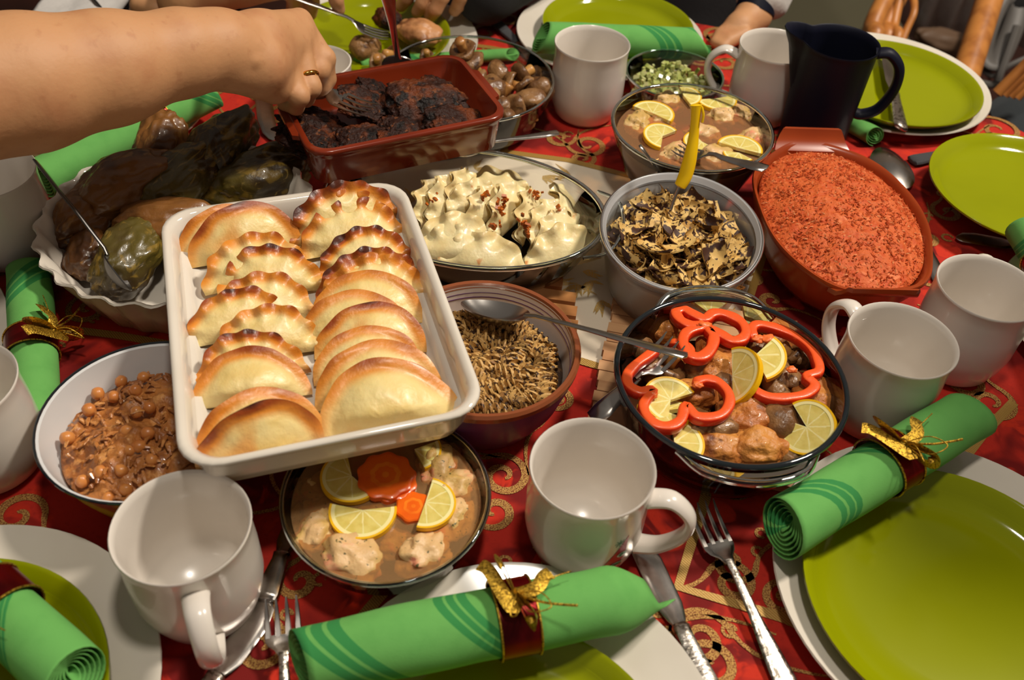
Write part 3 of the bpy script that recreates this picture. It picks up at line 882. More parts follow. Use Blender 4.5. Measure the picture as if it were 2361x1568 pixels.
# enamel bowl
eb = thing('enamel_bowl', 'white enamel bowl with dark rim holding chickpeas and cabbage', 'bowl', (-.2575, .4235, .0012)); eb.scale = (.95, .95, .95)
K['enamel_out'] = mat('green_enamel', (58, 74, 40), .3, layers=(('voronoi', 26, .0, .42, (206, 160, 30), {'max': .9}), ('noise', 20, .55, .65, (170, 50, 24))))
b = MB(); b.lathe([(0, .003), (.046, .003), (.05, 0), (.058, .010), (.070, .04), (.0765, .062), (.0785, .068)], 64); b.build('outer_wall', K['enamel_out'], eb)
b = MB(); b.lathe([(.0786, .0683), (.0765, .0675), (.0748, .060), (.068, .036), (.055, .011), (.04, .006), (0, .006)], 64); b.build('inner_wall', K['enamel'], eb)
b = MB(); b.tube([(.0795 * math.cos(2 * PI * j / 64), .0795 * math.sin(2 * PI * j / 64), .0685) for j in range(64)], .0011, 8, closed=True); b.build('rim', K['glass_dark'], eb)


def glass_bowl(name, lab, x, y, z0, prof_out, wall=.003, rimr=.002, ex=1.0, ey=1.0, rot=0.0, rimmat='glass_rim', mt='glass', cat='bowl'):
    """prof_out: (r, z) from the foot to the lip"""
    t = thing(name, lab, cat, (x, y, z0), rot)
    inner = [(max(r - wall, .0002), z + (wall if i < 3 else 0)) for i, (r, z) in enumerate(prof_out)][::-1]
    b = MB(); b.lathe([(0, prof_out[0][1])] + prof_out + inner + [(0, inner[-1][1])], 72, ex, ey); b.build('wall', K[mt], t, angle=60)
    R, Z = prof_out[-1][0] - wall / 2, prof_out[-1][1]
    b = MB(); b.tube([(R * ex * math.cos(2 * PI * j / 72), R * ey * math.sin(2 * PI * j / 72), Z) for j in range(72)], rimr, 10, closed=True); b.build('rim', K[rimmat], t)
    return t


ff = glass_bowl('glass_bowl', 'glass bowl of jellied fish with carrot and lemon at the bottom, tray above it', -.0805, .384, .0012, [(.045, 0), (.056, .006), (.066, .024), (.071, .042), (.0735, .0475)], rimr=.0019)
fb = glass_bowl('glass_bowl', 'large glass bowl of jellied fish with lemon slices at the back', .1715, .853, .0012, [(.042, 0), (.052, .004), (.066, .022), (.079, .055), (.0845, .073)], rimr=.0021)
pk = glass_bowl('glass_bowl', 'small glass bowl of chopped pickles behind the jellied fish', .171, 1.019, .0012, [(.036, 0), (.043, .004), (.05, .018), (.056, .034), (.059, .041)], rimr=.0016)
mb_ = glass_bowl('glass_bowl', 'shallow glass bowl of brown mushrooms behind the red-brown dish', -.069, .950, .0012, [(.066, 0), (.076, .003), (.083, .015), (.091, .04), (.0965, .057)], rimr=.0016)
od = glass_bowl('glass_dish', 'oval glass dish of boiled dumplings in the middle of the table', -.0455, .710, .0098, [(.082, 0), (.090, .003), (.098, .018), (.108, .042), (.112, .050)], ex=1.13, ey=.815, rot=math.radians(-8), rimr=.0026, cat='dish', rimmat='glass_rim')
for s in (-1, 1):
    b = MB(); hp = catmull([(s * .112, -.052, .050), (s * .134, -.038, .0515), (s * .142, 0, .052), (s * .134, .038, .0515), (s * .112, .052, .050)], 8)
    b.tube(hp, .0017, 8); h_ = b.build('handle', K['glass_rim'], od)
    b = MB(); L_ = len(hp); b.add([tuple(p) for p in hp] + [(s * .1245 * math.sqrt(max(0, 1 - (p.y / .0912) ** 2)), p.y, .0495) for p in hp], [(i, i + 1, L_ + i + 1, L_ + i) for i in range(L_ - 1)]); b.build('handle_web', K['glass'], h_)
cg = glass_bowl('glass_casserole', 'round glass casserole of chicken, mushrooms, red pepper rings and lemon', .1690, .4960, .0098, [(.062, 0), (.070, .004), (.077, .018), (.084, .045), (.0895, .0655)], rimr=.0024, rimmat='glass_dark', cat='dish', wall=.004)
for s in (1, -1):
    b = MB(); hp = catmull([(-.050 * s, s * .070, .060), (-.034 * s, s * .092, .064), (0, s * .101, .065), (.034 * s, s * .092, .064), (.050 * s, s * .070, .060)], 8)
    b.tube(hp, .0032, 10); h_ = b.build('handle', K['glass_rim'], cg); h_.rotation_euler = (0, 0, math.radians(4))
    b = MB(); L_ = len(hp); b.add([tuple(p) for p in hp] + [(p.x, s * math.sqrt(.0885 ** 2 - p.x ** 2), .060) for p in hp], [(i, i + 1, L_ + i + 1, L_ + i) for i in range(L_ - 1)]); o = b.build('handle_web', K['glass'], h_)
pt_ = glass_bowl('plastic_tub', 'translucent plastic tub of poppy seed noodle squares with yellow server', .147, .681, .0012, [(.055, 0), (.062, .003), (.068, .02), (.073, .052), (.075, .0625), (.0785, .064), (.079, .070)], ex=.94, ey=1.12, rimr=.0016, rimmat='plastic_rim', mt='plastic', wall=.0022, cat='tub', rot=math.radians(-8))
b = MB(); b.lathe([(.0735, .064), (.078, .0655), (.0785, .0705), (.076, .0712), (.0725, .067)], 72, .94, 1.12); b.build('lid_ledge', K['plastic_rim'], pt_)

# purple bowl
pb = thing('ceramic_bowl', 'purple ceramic bowl with brown rim full of poppy seed fusilli', 'bowl', (-.0215, .513, .0012))
K['purple'] = mat('purple_glaze', (84, 48, 92), .35, layers=(('noise', 22, .4, .7, (98, 58, 96)), ('attr', 'low', .55, .95, (112, 36, 48))), **{'Specular IOR Level': .3})
K['bowl_in'] = mat('cream_glaze', (216, 200, 190), .25)
K['brown_rim'] = mat('brown_glaze', (140, 76, 44), .25, **{'Coat Weight': .4})
b = MB(); pf = [(0, .004), (.040, .004), (.044, 0), (.052, .006), (.065, .03), (.0725, .055), (.0752, .070)]; b.lathe(pf, 64)
b.a['low'] = [1 - p[2] / .03 if p[2] < .03 else 0 for p in b.v]; b.build('outer_wall', K['purple'], pb)
b = MB(); b.lathe([(.0705, .071), (.068, .055), (.06, .028), (.045, .009), (0, .008)], 64); iw = b.build('inner_wall', K['bowl_in'], pb)
for rr, z in ((.0697, .0642), (.0689, .0600)):
    b = MB(); b.tube([(rr * math.cos(2 * PI * j / 64), rr * math.sin(2 * PI * j / 64), z) for j in range(64)], .0005, 6, closed=True); b.build('painted_line', K['purple'], iw)
b = MB(); b.lathe([(.0756, .066), (.0762, .071), (.0745, .0735), (.0715, .073), (.0700, .069)], 64); b.build('rim', K['brown_rim'], pb)

# orange oval dish with lugs
ov = thing('oval_dish', 'orange clay oval dish with flat lugs heaped with grated carrot fish salad', 'dish', (.3065, .737, .0012), math.radians(4))
b = MB(); n = 96; rings = []


def oval(j, r, wv):
    a = 2 * PI * j / n; k_ = 1 + wv * (.012 * math.cos(7 * a + .6) + .014 * math.sin(5 * a))
    return (r * .079 * k_ * math.copysign(abs(math.cos(a)) ** .93, math.cos(a)), r * .117 * k_ * math.copysign(abs(math.sin(a)) ** .93, math.sin(a)))


for r, z, wv in ((.001, 0, 0), (.66, 0, 0), (.72, .002, 0), (.84, .016, .3), (.95, .040, .8), (1.0, .056, 1), (1.02, .060, 1), (1.01, .0625, 1), (.975, .0615, 1), (.95, .056, .9), (.88, .036, .6), (.72, .010, 0), (.001, .008, 0)):
    rings.append([(*oval(j, r, wv), z) for j in range(n)])
b.loft(rings, False, False); b.build('dish', K['terra_orange'], ov, angle=60)
for s in (-1, 1):
    b = MB(); sec = lambda y, w, z: [(x, y, z + dz) for x, dz in ((-w, -.0025), (w, -.0025), (w, .0025), (-w, .0025))]
    b.loft([sec(s * .107, .040, .056), sec(s * .117, .037, .060), sec(s * .122, .034, .066), sec(s * .1245, .031, .0715), sec(s * .127, .028, .072)]); b.build('lug', K['terra_orange'], ov, angle=30)


# ------------------------------------------------------------------ food
K['dough'] = mat('baked_dough', (238, 216, 150), .42, layers=(('noise', 36, .35, .7, (228, 190, 100), {'max': .6}), ('attr', 'brown', .12, .62, (222, 140, 46)), ('attr', 'brown', .55, 1.0, (150, 66, 14)), ('attr', 'brown', 1.02, 1.3, (70, 26, 8))),
                 bump=((70, .6, .003), (320, .3, .0008)), **{'Coat Weight': .12, 'Coat Roughness': .2, 'Subsurface Weight': .1, 'Subsurface Scale': .004})
K['boiled'] = mat('boiled_dough', (238, 222, 170), .36, layers=(('attr', 'brown', .1, .45, (214, 172, 92), {'max': .55}), ('noise', 50, .4, .8, (228, 198, 126), {'max': .6}), ('noise', 60, .66, .74, (206, 120, 40), {'max': .8})), bump=((60, .5, .003), (220, .4, .001)),
                  **{'Coat Weight': .15, 'Subsurface Weight': .15, 'Subsurface Scale': .004})


def pierog(seed, crimp=True, T=.0090, R=.046, brown=.7, bend=.0, nc=13, fold=True, wild=1.0):
    rd_ = random.Random(seed); ph = rd_.uniform(0, 6); nt, nr = 72, 14; mb = MB(); asym = rd_.uniform(-.12, .12)
    for side in (1, -1):
        v, br = [], []
        for i in range(nt + 1):
            th = PI * i / nt
            for j in range(nr + 1):
                q = j / nr; q = q ** .85
                wob = nz(math.cos(th) * 2, math.sin(th) * 2, 0, seed)
                rr = R * q * (1 + .05 * wob)
                edge = smooth01(.60, .95, q) if crimp else smooth01(.74, .98, q)
                cr = math.sin(nc * th + ph + .8 * nz(th * 2, 0, 0, seed + 3))
                if crimp: rr *= 1 + .028 * edge * cr
                x = rr * math.cos(th) * (1.0); z = rr * math.sin(th) * .98 * (1 + asym * math.cos(th))
                u = min(1, q / .80)
                t = T * max(0, 1 - u ** 2.4) ** .75 * (1 + .16 * nz(x * 60, z * 60, side, seed))
                t += .0019 * (1 - edge * .3) * (1 if q < .995 else .2)
                if crimp: t += .0008 * edge * (1 + cr)
                t *= min(1, (z + .0004) / .010) ** .5 if z > -.0004 else 0
                yc = bend * (q ** 2) * math.sin(th) + .0012 * wild * nz(x * 50, z * 50, 0, seed + 9) * q
                if crimp: yc += edge * .0022 * wild * math.sin(nc * th + ph + 1.2)
                else: yc += edge * .0014 * math.sin(4 * th + ph)
                v.append((x, side * t + yc, z))
                e = smooth01(.62, 1.0, q) * (.45 + .75 * math.sin(th) ** .8) * brown * (1.15 + .5 * nz(x * 45, z * 45, 2, seed))
                if crimp: e *= 1 + .22 * cr * edge
                blot = .55 * smooth01(.1, .6, nz(x * 42, z * 42, 7, seed)) * brown * (1 - smooth01(.6, .85, q))
                br.append(max(0, e + blot))
        f = []
        for i in range(nt):
            for j in range(nr):
                a = i * (nr + 1) + j
                f.append((a, a + 1, a + nr + 2, a + nr + 1) if side > 0 else (a, a + nr + 1, a + nr + 2, a + 1))
        mb.add(v, f, brown=br)
    # weld rim, keep attribute: rebuild through bmesh
    me = mb.mesh('dumpling'); bm = bmesh.new(); bm.from_mesh(me); bmesh.ops.remove_doubles(bm, verts=bm.verts, dist=4e-5); bmesh.ops.recalc_face_normals(bm, faces=bm.faces); bm.to_mesh(me); bm.free()
    me.polygons.foreach_set('use_smooth', [True] * len(me.polygons))
    return me


BK = {'c': [pierog(s, True, brown=bw, nc=13, wild=1.5) for s, bw in ((1, .62), (2, .8), (3, .55), (4, .7))], 'd': [pierog(s, True, brown=.95, nc=14, wild=1.5) for s in (5, 6)],
      's': [pierog(s, False, T=.0095, brown=bw, bend=.003) for s, bw in ((11, .62), (12, .75), (13, .6))],
      'p': [pierog(s, False, T=.0145, brown=bw, bend=.003) for s, bw in ((14, .7), (15, .6))]}
for l in BK.values():
    for me in l: me.materials.append(K['dough'])
C6 = cpx((360, 360), .472)
rows = [  # apex x, apex y, chord (crop px), kind, turn, column
    (300, 232, 480, 's', 4, 'left'), (388, 222, 535, 's', 4, 'left'), (440, 372, 520, 'c', 5, 'left'), (545, 424, 500, 'c', -6, 'left'), (480, 560, 520, 'c', -3, 'left'), (345, 644, 470, 'c', 2, 'left'),
    (520, 720, 520, 'c', -4, 'left'), (430, 842, 520, 'c', 0, 'left'), (430, 922, 560, 'p', -4, 'left'), (455, 1212, 640, 's', 4, 'left'), (440, 1352, 640, 's', 6, 'left'),
    (890, 42, 540, 'd', 3, 'right'), (900, 160, 470, 'c', -2, 'right'), (930, 205, 520, 'c', 2, 'right'), (1050, 335, 480, 'd', -2, 'right'), (1095, 425, 520, 'd', -4, 'right'), (1075, 462, 520, 'c', -6, 'right'),
    (1035, 540, 540, 's', -14, 'right'), (960, 640, 540, 's', -10, 'right'), (1035, 702, 540, 's', -9, 'right'), (1010, 815, 540, 's', -4, 'right'), (1050, 886, 620, 's', -3, 'right'), (1080, 992, 600, 's', 0, 'right'),
    (1115, 1028, 680, 'p', -3, 'right')]
nth = ['backmost', 'second from the back', 'third from the back', 'fourth from the back', 'fifth from the back', 'sixth from the back', 'seventh from the back', 'sixth from the front', 'fifth from the front', 'fourth from the front', 'third from the front', 'second from the front', 'frontmost']
cnt = {'left': 0, 'right': 0}; tot = {'left': 11, 'right': 13}
for i, (ax_, ay_, ch, kd, turn, colm) in enumerate(rows):
    k_ = cnt[colm]; cnt[colm] += 1
    lean = math.radians(50 if i not in (9, 10, 23, 8) else {9: 42, 10: 12, 23: 48, 8: 50}[i])
    me = BK[kd][i % len(BK[kd])]
    if i in (0, 1, 11, 12): lean = math.radians(32)
    a = at(*C6(ax_, ay_), .108)
    depth_ = (a - EYE).dot(FW); s = max(.86, min(1.1, ch * .472 / FPX * depth_ / .092))
    zb = TZ + .0075
    ang = TR + math.radians(turn)
    base = Vector((0, .0455 * s * math.sin(lean), 0)); base.rotate(Euler((0, 0, ang)))
    za = zb + .0455 * s * math.cos(lean)
    a = at(*C6(ax_, ay_), za + .002)
    pos = a - base; pos.z = zb + .0012
    lc = Matrix.Rotation(-TR, 3, 'Z') @ (pos - Vector((TX, TY, 0)))              # stays inside the tray
    m_ = .0395 * s
    lc.x = max(-hx + .0135 + m_, min(hx - .0135 - m_, lc.x)); lc.y = max(-hy + .026, min(hy - .022 - (.012 if i in (0, 1, 11, 12) else .022) * s, lc.y))
    if i == 10: lc.y = -hy + .022
    p2 = Matrix.Rotation(TR, 3, 'Z') @ Vector((lc.x, lc.y, 0)) + Vector((TX, TY, 0)); pos.x, pos.y = p2.x, p2.y
    o = obj('baked_dumpling', me, None, None, pos, (-lean, 0, ang)); o.scale = (s, s, s)
    kk = {11: list(range(6)) + [8, 9, 10, 11, 12], 13: list(range(13))}[tot[colm]][k_]
    tag(o, f'golden baked dumpling in the white tray, {nth[kk]} in the {colm} column', 'dumpling', 'baked dumplings in the white tray')

# boiled dumplings
BO = [pierog(s, True, T=.0058, R=.0365, brown=.22, nc=10, wild=1.6, bend=.004) for s in (21, 22, 23, 24)]
for me in BO: me.materials.append(K['boiled'])
C7 = cpx((900, 330), .3188)
bo = [  # centre of the crimped top edge, chord turn in degrees, lean, scale, z top
    (840, 180, -24, 60, 1.12, .046, 'backmost, lying along the back wall'), (250, 290, 70, 20, .95, .052, 'at the far left by the tray'), (350, 270, 62, 24, 1.0, .056, 'leaning, second from the left at the back'),
    (480, 230, 68, 14, .95, .056, 'thin, on edge, middle back'), (565, 270, 35, 30, .9, .056, 'with broad crimped face near the middle'), (650, 330, 60, 25, .9, .056, 'right of the broad crimped one'),
    (800, 330, 62, 26, 1.12, .056, 'browned on its side, at the centre'), (975, 380, 74, 14, 1.0, .056, 'thin on edge, right of the centre'), (1085, 440, 58, 30, 1.0, .056, 'with curled edge at the right'),
    (1160, 490, 55, 40, .9, .052, 'half hidden at the right'), (1210, 360, 105, 36, 1.0, .05, 'rounded one by the right wall'), (480, 500, -4, 44, 1.1, .054, 'lying in the second row from the front'),
    (480, 575, 2, 44, 1.05, .05, 'at the front left'), (690, 660, -4, 36, 1.2, .046, 'frontmost, wide'), (1210, 600, 26, 34, 1.15, .050, 'at the front right, curved along the wall')]
for i, (x, y, tn, ln, s, zt, lab) in enumerate(bo):
    ln = math.radians(ln); ang = math.radians(tn); a = at(*C7(x, y), zt)
    base = Vector((0, .035 * s * math.sin(ln), 0)); base.rotate(Euler((0, 0, ang)))
    pos = a - base; pos.z = max(.0155, zt - .035 * s * math.cos(ln))
    o = obj('boiled_dumpling', BO[i % 4], None, None, pos, (-ln, 0, ang)); o.scale = (s, s, s)
    tag(o, 'pale boiled dumpling in the oval glass dish, ' + lab, 'dumpling', 'boiled dumplings in the glass dish')

# cabbage rolls
K['cabbage'] = mat('stewed_cabbage_leaf', (92, 80, 30), .38, layers=(('noise', 16, .38, .62, (58, 42, 18)), ('noise', 34, .52, .66, (140, 112, 40), {'dist': 2.5, 'max': .75}), ('noise', 60, .6, .68, (156, 130, 62), {'dist': 3, 'stretch': (.3, 1, 1), 'max': .6})),
                   bump=((60, .5, .003), (200, .3, .001)), **{'Coat Weight': .3})
K['cabbage_brown'] = mat('browned_cabbage_leaf', (128, 82, 34), .4, layers=(('noise', 22, .4, .65, (70, 40, 16)), ('noise', 50, .58, .68, (164, 118, 56), {'dist': 3, 'stretch': (.3, 1, 1), 'max': .6})), bump=((60, .5, .003), (200, .3, .001)), **{'Coat Weight': .3})
rolls = [((372, 352), .050, 70, 48, .042, .027, 'cabbage_brown', 'tan browned cabbage roll standing at the back of the fluted dish'), ((505, 352), .052, 58, 25, .05, .028, 'cabbage', 'olive green cabbage roll at the back right of the fluted dish'),
         ((285, 440), .046, 40, 12, .056, .032, 'cabbage_brown', 'big dark cabbage roll at the left of the fluted dish'), ((420, 420), .046, 62, 12, .05, .029, 'cabbage', 'dark cabbage roll in the middle of the fluted dish'),
         ((600, 408), .040, 30, 5, .054, .029, 'cabbage', 'dark cabbage roll at the right under the cutlet dish'), ((300, 590), .036, 72, 8, .046, .027, 'cabbage', 'yellowish green cabbage roll at the front of the fluted dish'),
         ((200, 500), .034, 80, 0, .044, .026, 'cabbage_brown', 'dark cabbage roll against the left wall of the fluted dish'), ((395, 520), .040, 10, 0, .05, .026, 'cabbage_brown', 'cabbage roll beside the white tray edge'), ((500, 560), .034, 60, 0, .05, .027, 'cabbage', 'cabbage roll hidden beneath the white tray'),
         ((205, 585), .026, 95, 0, .030, .02, 'cabbage_brown', 'small cabbage roll end by the serving spoon')]
for i, ((px, py), z, tn, tilt, l, r, mt, lab) in enumerate(rolls):
    me = blob(l, r, r * .92, seed=30 + i, amp=.13, freq=1.5, sub=5, amp2=.05, freq2=5)
    for v in me.vertices:                                     # leaf wrapped round: a spiralling seam and squared ends
        c = v.co; a = math.atan2(c.z, c.y); s_ = math.sin(a * 1 + c.x * 45); k_ = 1 + .05 * (1 if s_ > .2 else -.4) * smooth01(0, .6, abs(s_)); v.co = (c.x * 1.02, c.y * k_, c.z * k_)
    me.materials.append(K[mt])
    o = obj('cabbage_roll', me, None, None, at(px, py, z), (0, math.radians(-tilt), math.radians(tn)))
    tag(o, lab, 'cabbage roll', 'cabbage rolls')

# dark cutlets
K['cutlet'] = mat('dark_fried_crust', (46, 22, 14), .55, layers=(('noise', 30, .48, .62, (104, 50, 22)), ('noise', 75, .52, .64, (20, 12, 10)), ('noise', 160, .6, .7, (130, 74, 36), {'max': .7})), bump=((60, .8, .004), (260, 1.0, .003)), **{'Specular IOR Level': .25})
CUTS = []
for s in range(4):
    me = blob(.031, .024, .0075, seed=50 + s, amp=.2, freq=2, sub=5, amp2=.10, freq2=8); me.materials.append(K['cutlet']); CUTS.append(me)
cl_ = [((985, 232), .094, 15, (-.35, .1), 1.25, 'largest cutlet, propped in the middle of the red-brown dish'), ((1045, 285), .088, 40, (-.3, .2), 1.05, 'cutlet at the right end of the red-brown dish'), ((868, 222), .090, 100, (-.7, 0), .95, 'cutlet leaning at the back of the red-brown dish'),
       ((720, 290), .083, 30, (-.1, .2), 1.05, 'cutlet by the left end of the red-brown dish'), ((715, 322), .083, -20, (.05, .1), .95, 'cutlet at the left front corner of the red-brown dish'), ((838, 330), .084, 25, (-.3, 0), .95, 'cutlet at the front left of the red-brown dish'),
       ((930, 305), .085, 60, (-.25, .1), .95, 'cutlet at the front middle of the red-brown dish'), ((785, 340), .080, 80, (-.2, 0), .8, 'small cutlet at the front edge of the red-brown dish'), ((930, 268), .082, 20, (.1, 0), .9, 'cutlet beneath the largest one in the red-brown dish'),
       ((745, 352), .079, 0, (.1, .1), .8, 'cutlet wedged in the front left of the red-brown dish'), ((1010, 315), .082, 10, (-.2, 0), .85, 'cutlet at the front right of the red-brown dish')]
for i, ((px, py), z, tn, (rx, ry), s, lab) in enumerate(cl_):
    o = obj('cutlet', CUTS[i % 4], None, None, at(px, py, z), (-rx, ry, math.radians(tn))); o.scale = (s, s, s); tag(o, lab, 'cutlet', 'dark cutlets in the red-brown dish')

# mushrooms
K['mush'] = mat('stewed_mushroom', (146, 106, 64), .36, layers=(('noise', 60, .4, .62, (104, 68, 36)), ('noise', 140, .56, .68, (70, 42, 22))), bump=((110, .7, .003), (400, .5, .001)), **{'Coat Weight': .15})
K['mush_cut'] = mat('mushroom_flesh', (196, 142, 76), .35, layers=(('noise', 40, .4, .7, (160, 104, 52)),), **{'Coat Weight': .2})


def mushroom_meshes(seed, r=.012):
    rd_ = random.Random(seed); b = MB(); hgt = r * rd_.uniform(.7, .95)
    b.lathe([(0, hgt), (r * .45, hgt * .93), (r * .8, hgt * .66), (r * .98, hgt * .28), (r, .05 * hgt), (r * .9, -.14 * hgt), (r * .62, -.05 * hgt), (r * .4, .05 * hgt), (0, .1 * hgt)], 22)
    for i, p in enumerate(b.v):
        k_ = 1 + .30 * nz(p[0] * 110, p[1] * 110, p[2] * 110, seed); b.v[i] = (p[0] * k_, p[1] * k_ * rd_.uniform(.99, 1.01), p[2] * k_)
    cap_ = b.mesh('cap'); cap_.materials.append(K['mush'])
    s = MB(); s.lathe([(0, .1 * hgt), (r * .38, .1 * hgt), (r * .36, -.4 * hgt), (r * .42, -.9 * hgt), (r * .38, -1.15 * hgt), (0, -1.2 * hgt)], 14); st = s.mesh('stem'); st.materials.append(K['mush_cut'])
    return cap_, st


MU = [mushroom_meshes(60 + k_) for k_ in range(5)]


def mushroom(pos, rot, s, label, group, k_):
    t = thing('mushroom', label, 'mushroom', pos, 0, group, rot); t.scale = (s, s, s)
    obj('cap', MU[k_ % 5][0], None, t); obj('stem', MU[k_ % 5][1], None, t)
    return t


rm = random.Random(5)
mp_ = [(1066, 112, .078, (3.0, .4), 1.25, 'mushroom balanced stem up on the left rim of the mushroom bowl'), (1090, 150, .060, (.5, .2), 1.35, None), (1110, 190, .05, (1.2, .3), 1.2, None), (1150, 168, .056, (.9, -.6), 1.2, None), (1182, 196, .050, (1.5, .2), 1.3, None),
       (1206, 172, .056, (1.9, .5), 1.25, 'pale cut mushroom stem piece at the top of the mushroom bowl'), (1242, 212, .046, (1.1, -.7), 1.5, 'curved mushroom slice by the right rim of the mushroom bowl'), (1222, 240, .044, (.4, .4), 1.5, None), (1160, 218, .046, (2.6, .3), 1.2, None), (1130, 236, .044, (.2, .9), 1.3, None),
       (1190, 250, .042, (1.3, .2), 1.25, None), (1152, 255, .040, (.6, -.3), 1.3, None), (1112, 250, .04, (2.1, .1), 1.25, None), (1172, 278, .034, (.8, .5), 1.2, None), (1095, 275, .034, (.3, .2), 1.3, None), (1215, 205, .050, (1.0, .9), 1.15, None), (1135, 205, .052, (.2, .2), 1.3, None),
       (1085, 215, .04, (.4, .5), 1.3, None), (1060, 190, .042, (1.1, .2), 1.2, None), (1205, 275, .03, (.5, .8), 1.2, None), (1040, 235, .030, (.2, .2), 1.3, None), (1235, 180, .040, (.9, .1), 1.2, None), (1010, 170, .035, (.6, .3), 1.3, None)]
ordn = 'first second third fourth fifth sixth seventh eighth ninth tenth eleventh twelfth thirteenth fourteenth fifteenth sixteenth seventeenth eighteenth nineteenth twentieth'.split()
rank = {i: k_ for k_, i in enumerate(sorted([i for i, q in enumerate(mp_) if not q[5]], key=lambda i: -mp_[i][0]))}
for i, (px, py, z, (rx, ry), s, lab) in enumerate(mp_):
    mushroom(at(px, py, z), (rx, ry, rm.uniform(0, 6)), s, lab or f'brown stewed mushroom in the shallow glass bowl, {ordn[rank[i]]} from its right rim', 'mushrooms in the glass bowl', i)

# lemon slices
K['rind'] = mat('lemon_rind', (238, 184, 10), .35, bump=((260, .3, .0008),))
K['pith'] = mat('lemon_pith', (240, 228, 160), .55)
K['lemon'] = mat('lemon_flesh', (228, 210, 122), .22, layers=(('noise', 120, .35, .7, (216, 194, 100)), ('attr', 'mem', .3, .8, (238, 226, 160))), bump=((150, .3, .001),), **{'Coat Weight': .4, 'Subsurface Weight': .25, 'Subsurface Scale': .004})


def sector(r0, r1, a0, a1, h0, h1, na, nr=1, mem=0):
    mb = MB(); full = abs(a1 - a0) > 2 * PI - .02; top, bot, at1 = [], [], []
    for i in range(na + 1):
        a = a0 + (a1 - a0) * i / na
        for j in range(nr + 1):
            r = r0 + (r1 - r0) * j / nr
            top.append((r * math.cos(a), r * math.sin(a), h1)); bot.append((r * math.cos(a), r * math.sin(a), h0))
            if mem:
                d = abs(((a * mem / (2 * PI)) % 1) - .5) * 2; wd = (1 - d) * (2 * PI / mem) * r * .5 * 2
                at1.append(1.0 if ((1 - d) * PI / mem * r < .00055 or r < .0018) else 0.0)
            else: at1.append(0.0)
    N_ = len(top); k = nr + 1; f = []
    for i in range(na):
        for j in range(nr):
            a = i * k + j; f += [(a, a + 1, a + k + 1, a + k)[::-1], (N_ + a, N_ + a + 1, N_ + a + k + 1, N_ + a + k)]
        a = i * k + nr; f.append((a, N_ + a, N_ + a + k, a + k)); a = i * k; f.append((a + k, N_ + a + k, N_ + a, a))
    if not full:
        for j in range(nr): f += [(j, N_ + j, N_ + j + 1, j + 1), (na * k + j + 1, N_ + na * k + j + 1, N_ + na * k + j, na * k + j)]
    mb.add(top + bot, f, mem=at1 + at1)
    return mb


def lemon(pos, r, a0, a1, label, rot=(0, 0, 0), h=.0042, group='lemon slices'):
    t = thing('lemon_slice', label, 'lemon slice', pos, 0, group, rot); a0, a1 = math.radians(a0), math.radians(a1); sw = abs(a1 - a0) / (2 * PI)
    na = int(110 * sw)
    sector(r * .93, r, a0, a1, 0, h, na).build('rind', K['rind'], t, angle=30)
    sector(r * .82, r * .93, a0, a1, .0001, h - .0001, na).build('pith', K['pith'], t, angle=30)
    sector(.0002, r * .82, a0, a1, .0003, h - .0003, na, 8, mem=9).build('flesh', K['lemon'], t, angle=30)
    return t


# jellied fish
K['aspic'] = cloudy('fish_jelly', (214, 166, 112), (240, 212, 166), .32, .07, bumps=((60, .25, .0015),))
K['aspic_red'] = cloudy('fish_jelly_warm', (214, 156, 108), (240, 208, 162), .34, .07, bumps=((60, .25, .0015),))
K['fish'] = mat('poached_fish', (222, 182, 128), .45, layers=(('noise', 40, .42, .62, (206, 168, 96)), ('noise', 60, .55, .68, (232, 150, 116)), ('noise', 320, .62, .70, (90, 84, 40))), bump=((60, .7, .004), (220, .5, .0015)), **{'Subsurface Weight': .12, 'Subsurface Scale': .004})
K['carrot'] = mat('boiled_carrot', (240, 104, 12), .3, layers=(('attr', 'ringm', .3, .7, (250, 136, 30)), ('noise', 50, .45, .75, (230, 88, 8))), bump=((120, .2, .001),), **{'Coat Weight': .3})


def jelly(name, lab, x, y, z0, r, h, mt):
    b = MB(); b.lathe([(0, z0), (r * .62, z0), (r * .86, z0 + h * .5), (r * .992, z0 + h * .97), (r * .985, z0 + h), (r * .7, z0 + h * 1.0), (0, z0 + h)], 64)
    o = b.build(name, K[mt], None, angle=50); o.location = (x, y, 0); return tag(o, lab, 'aspic')


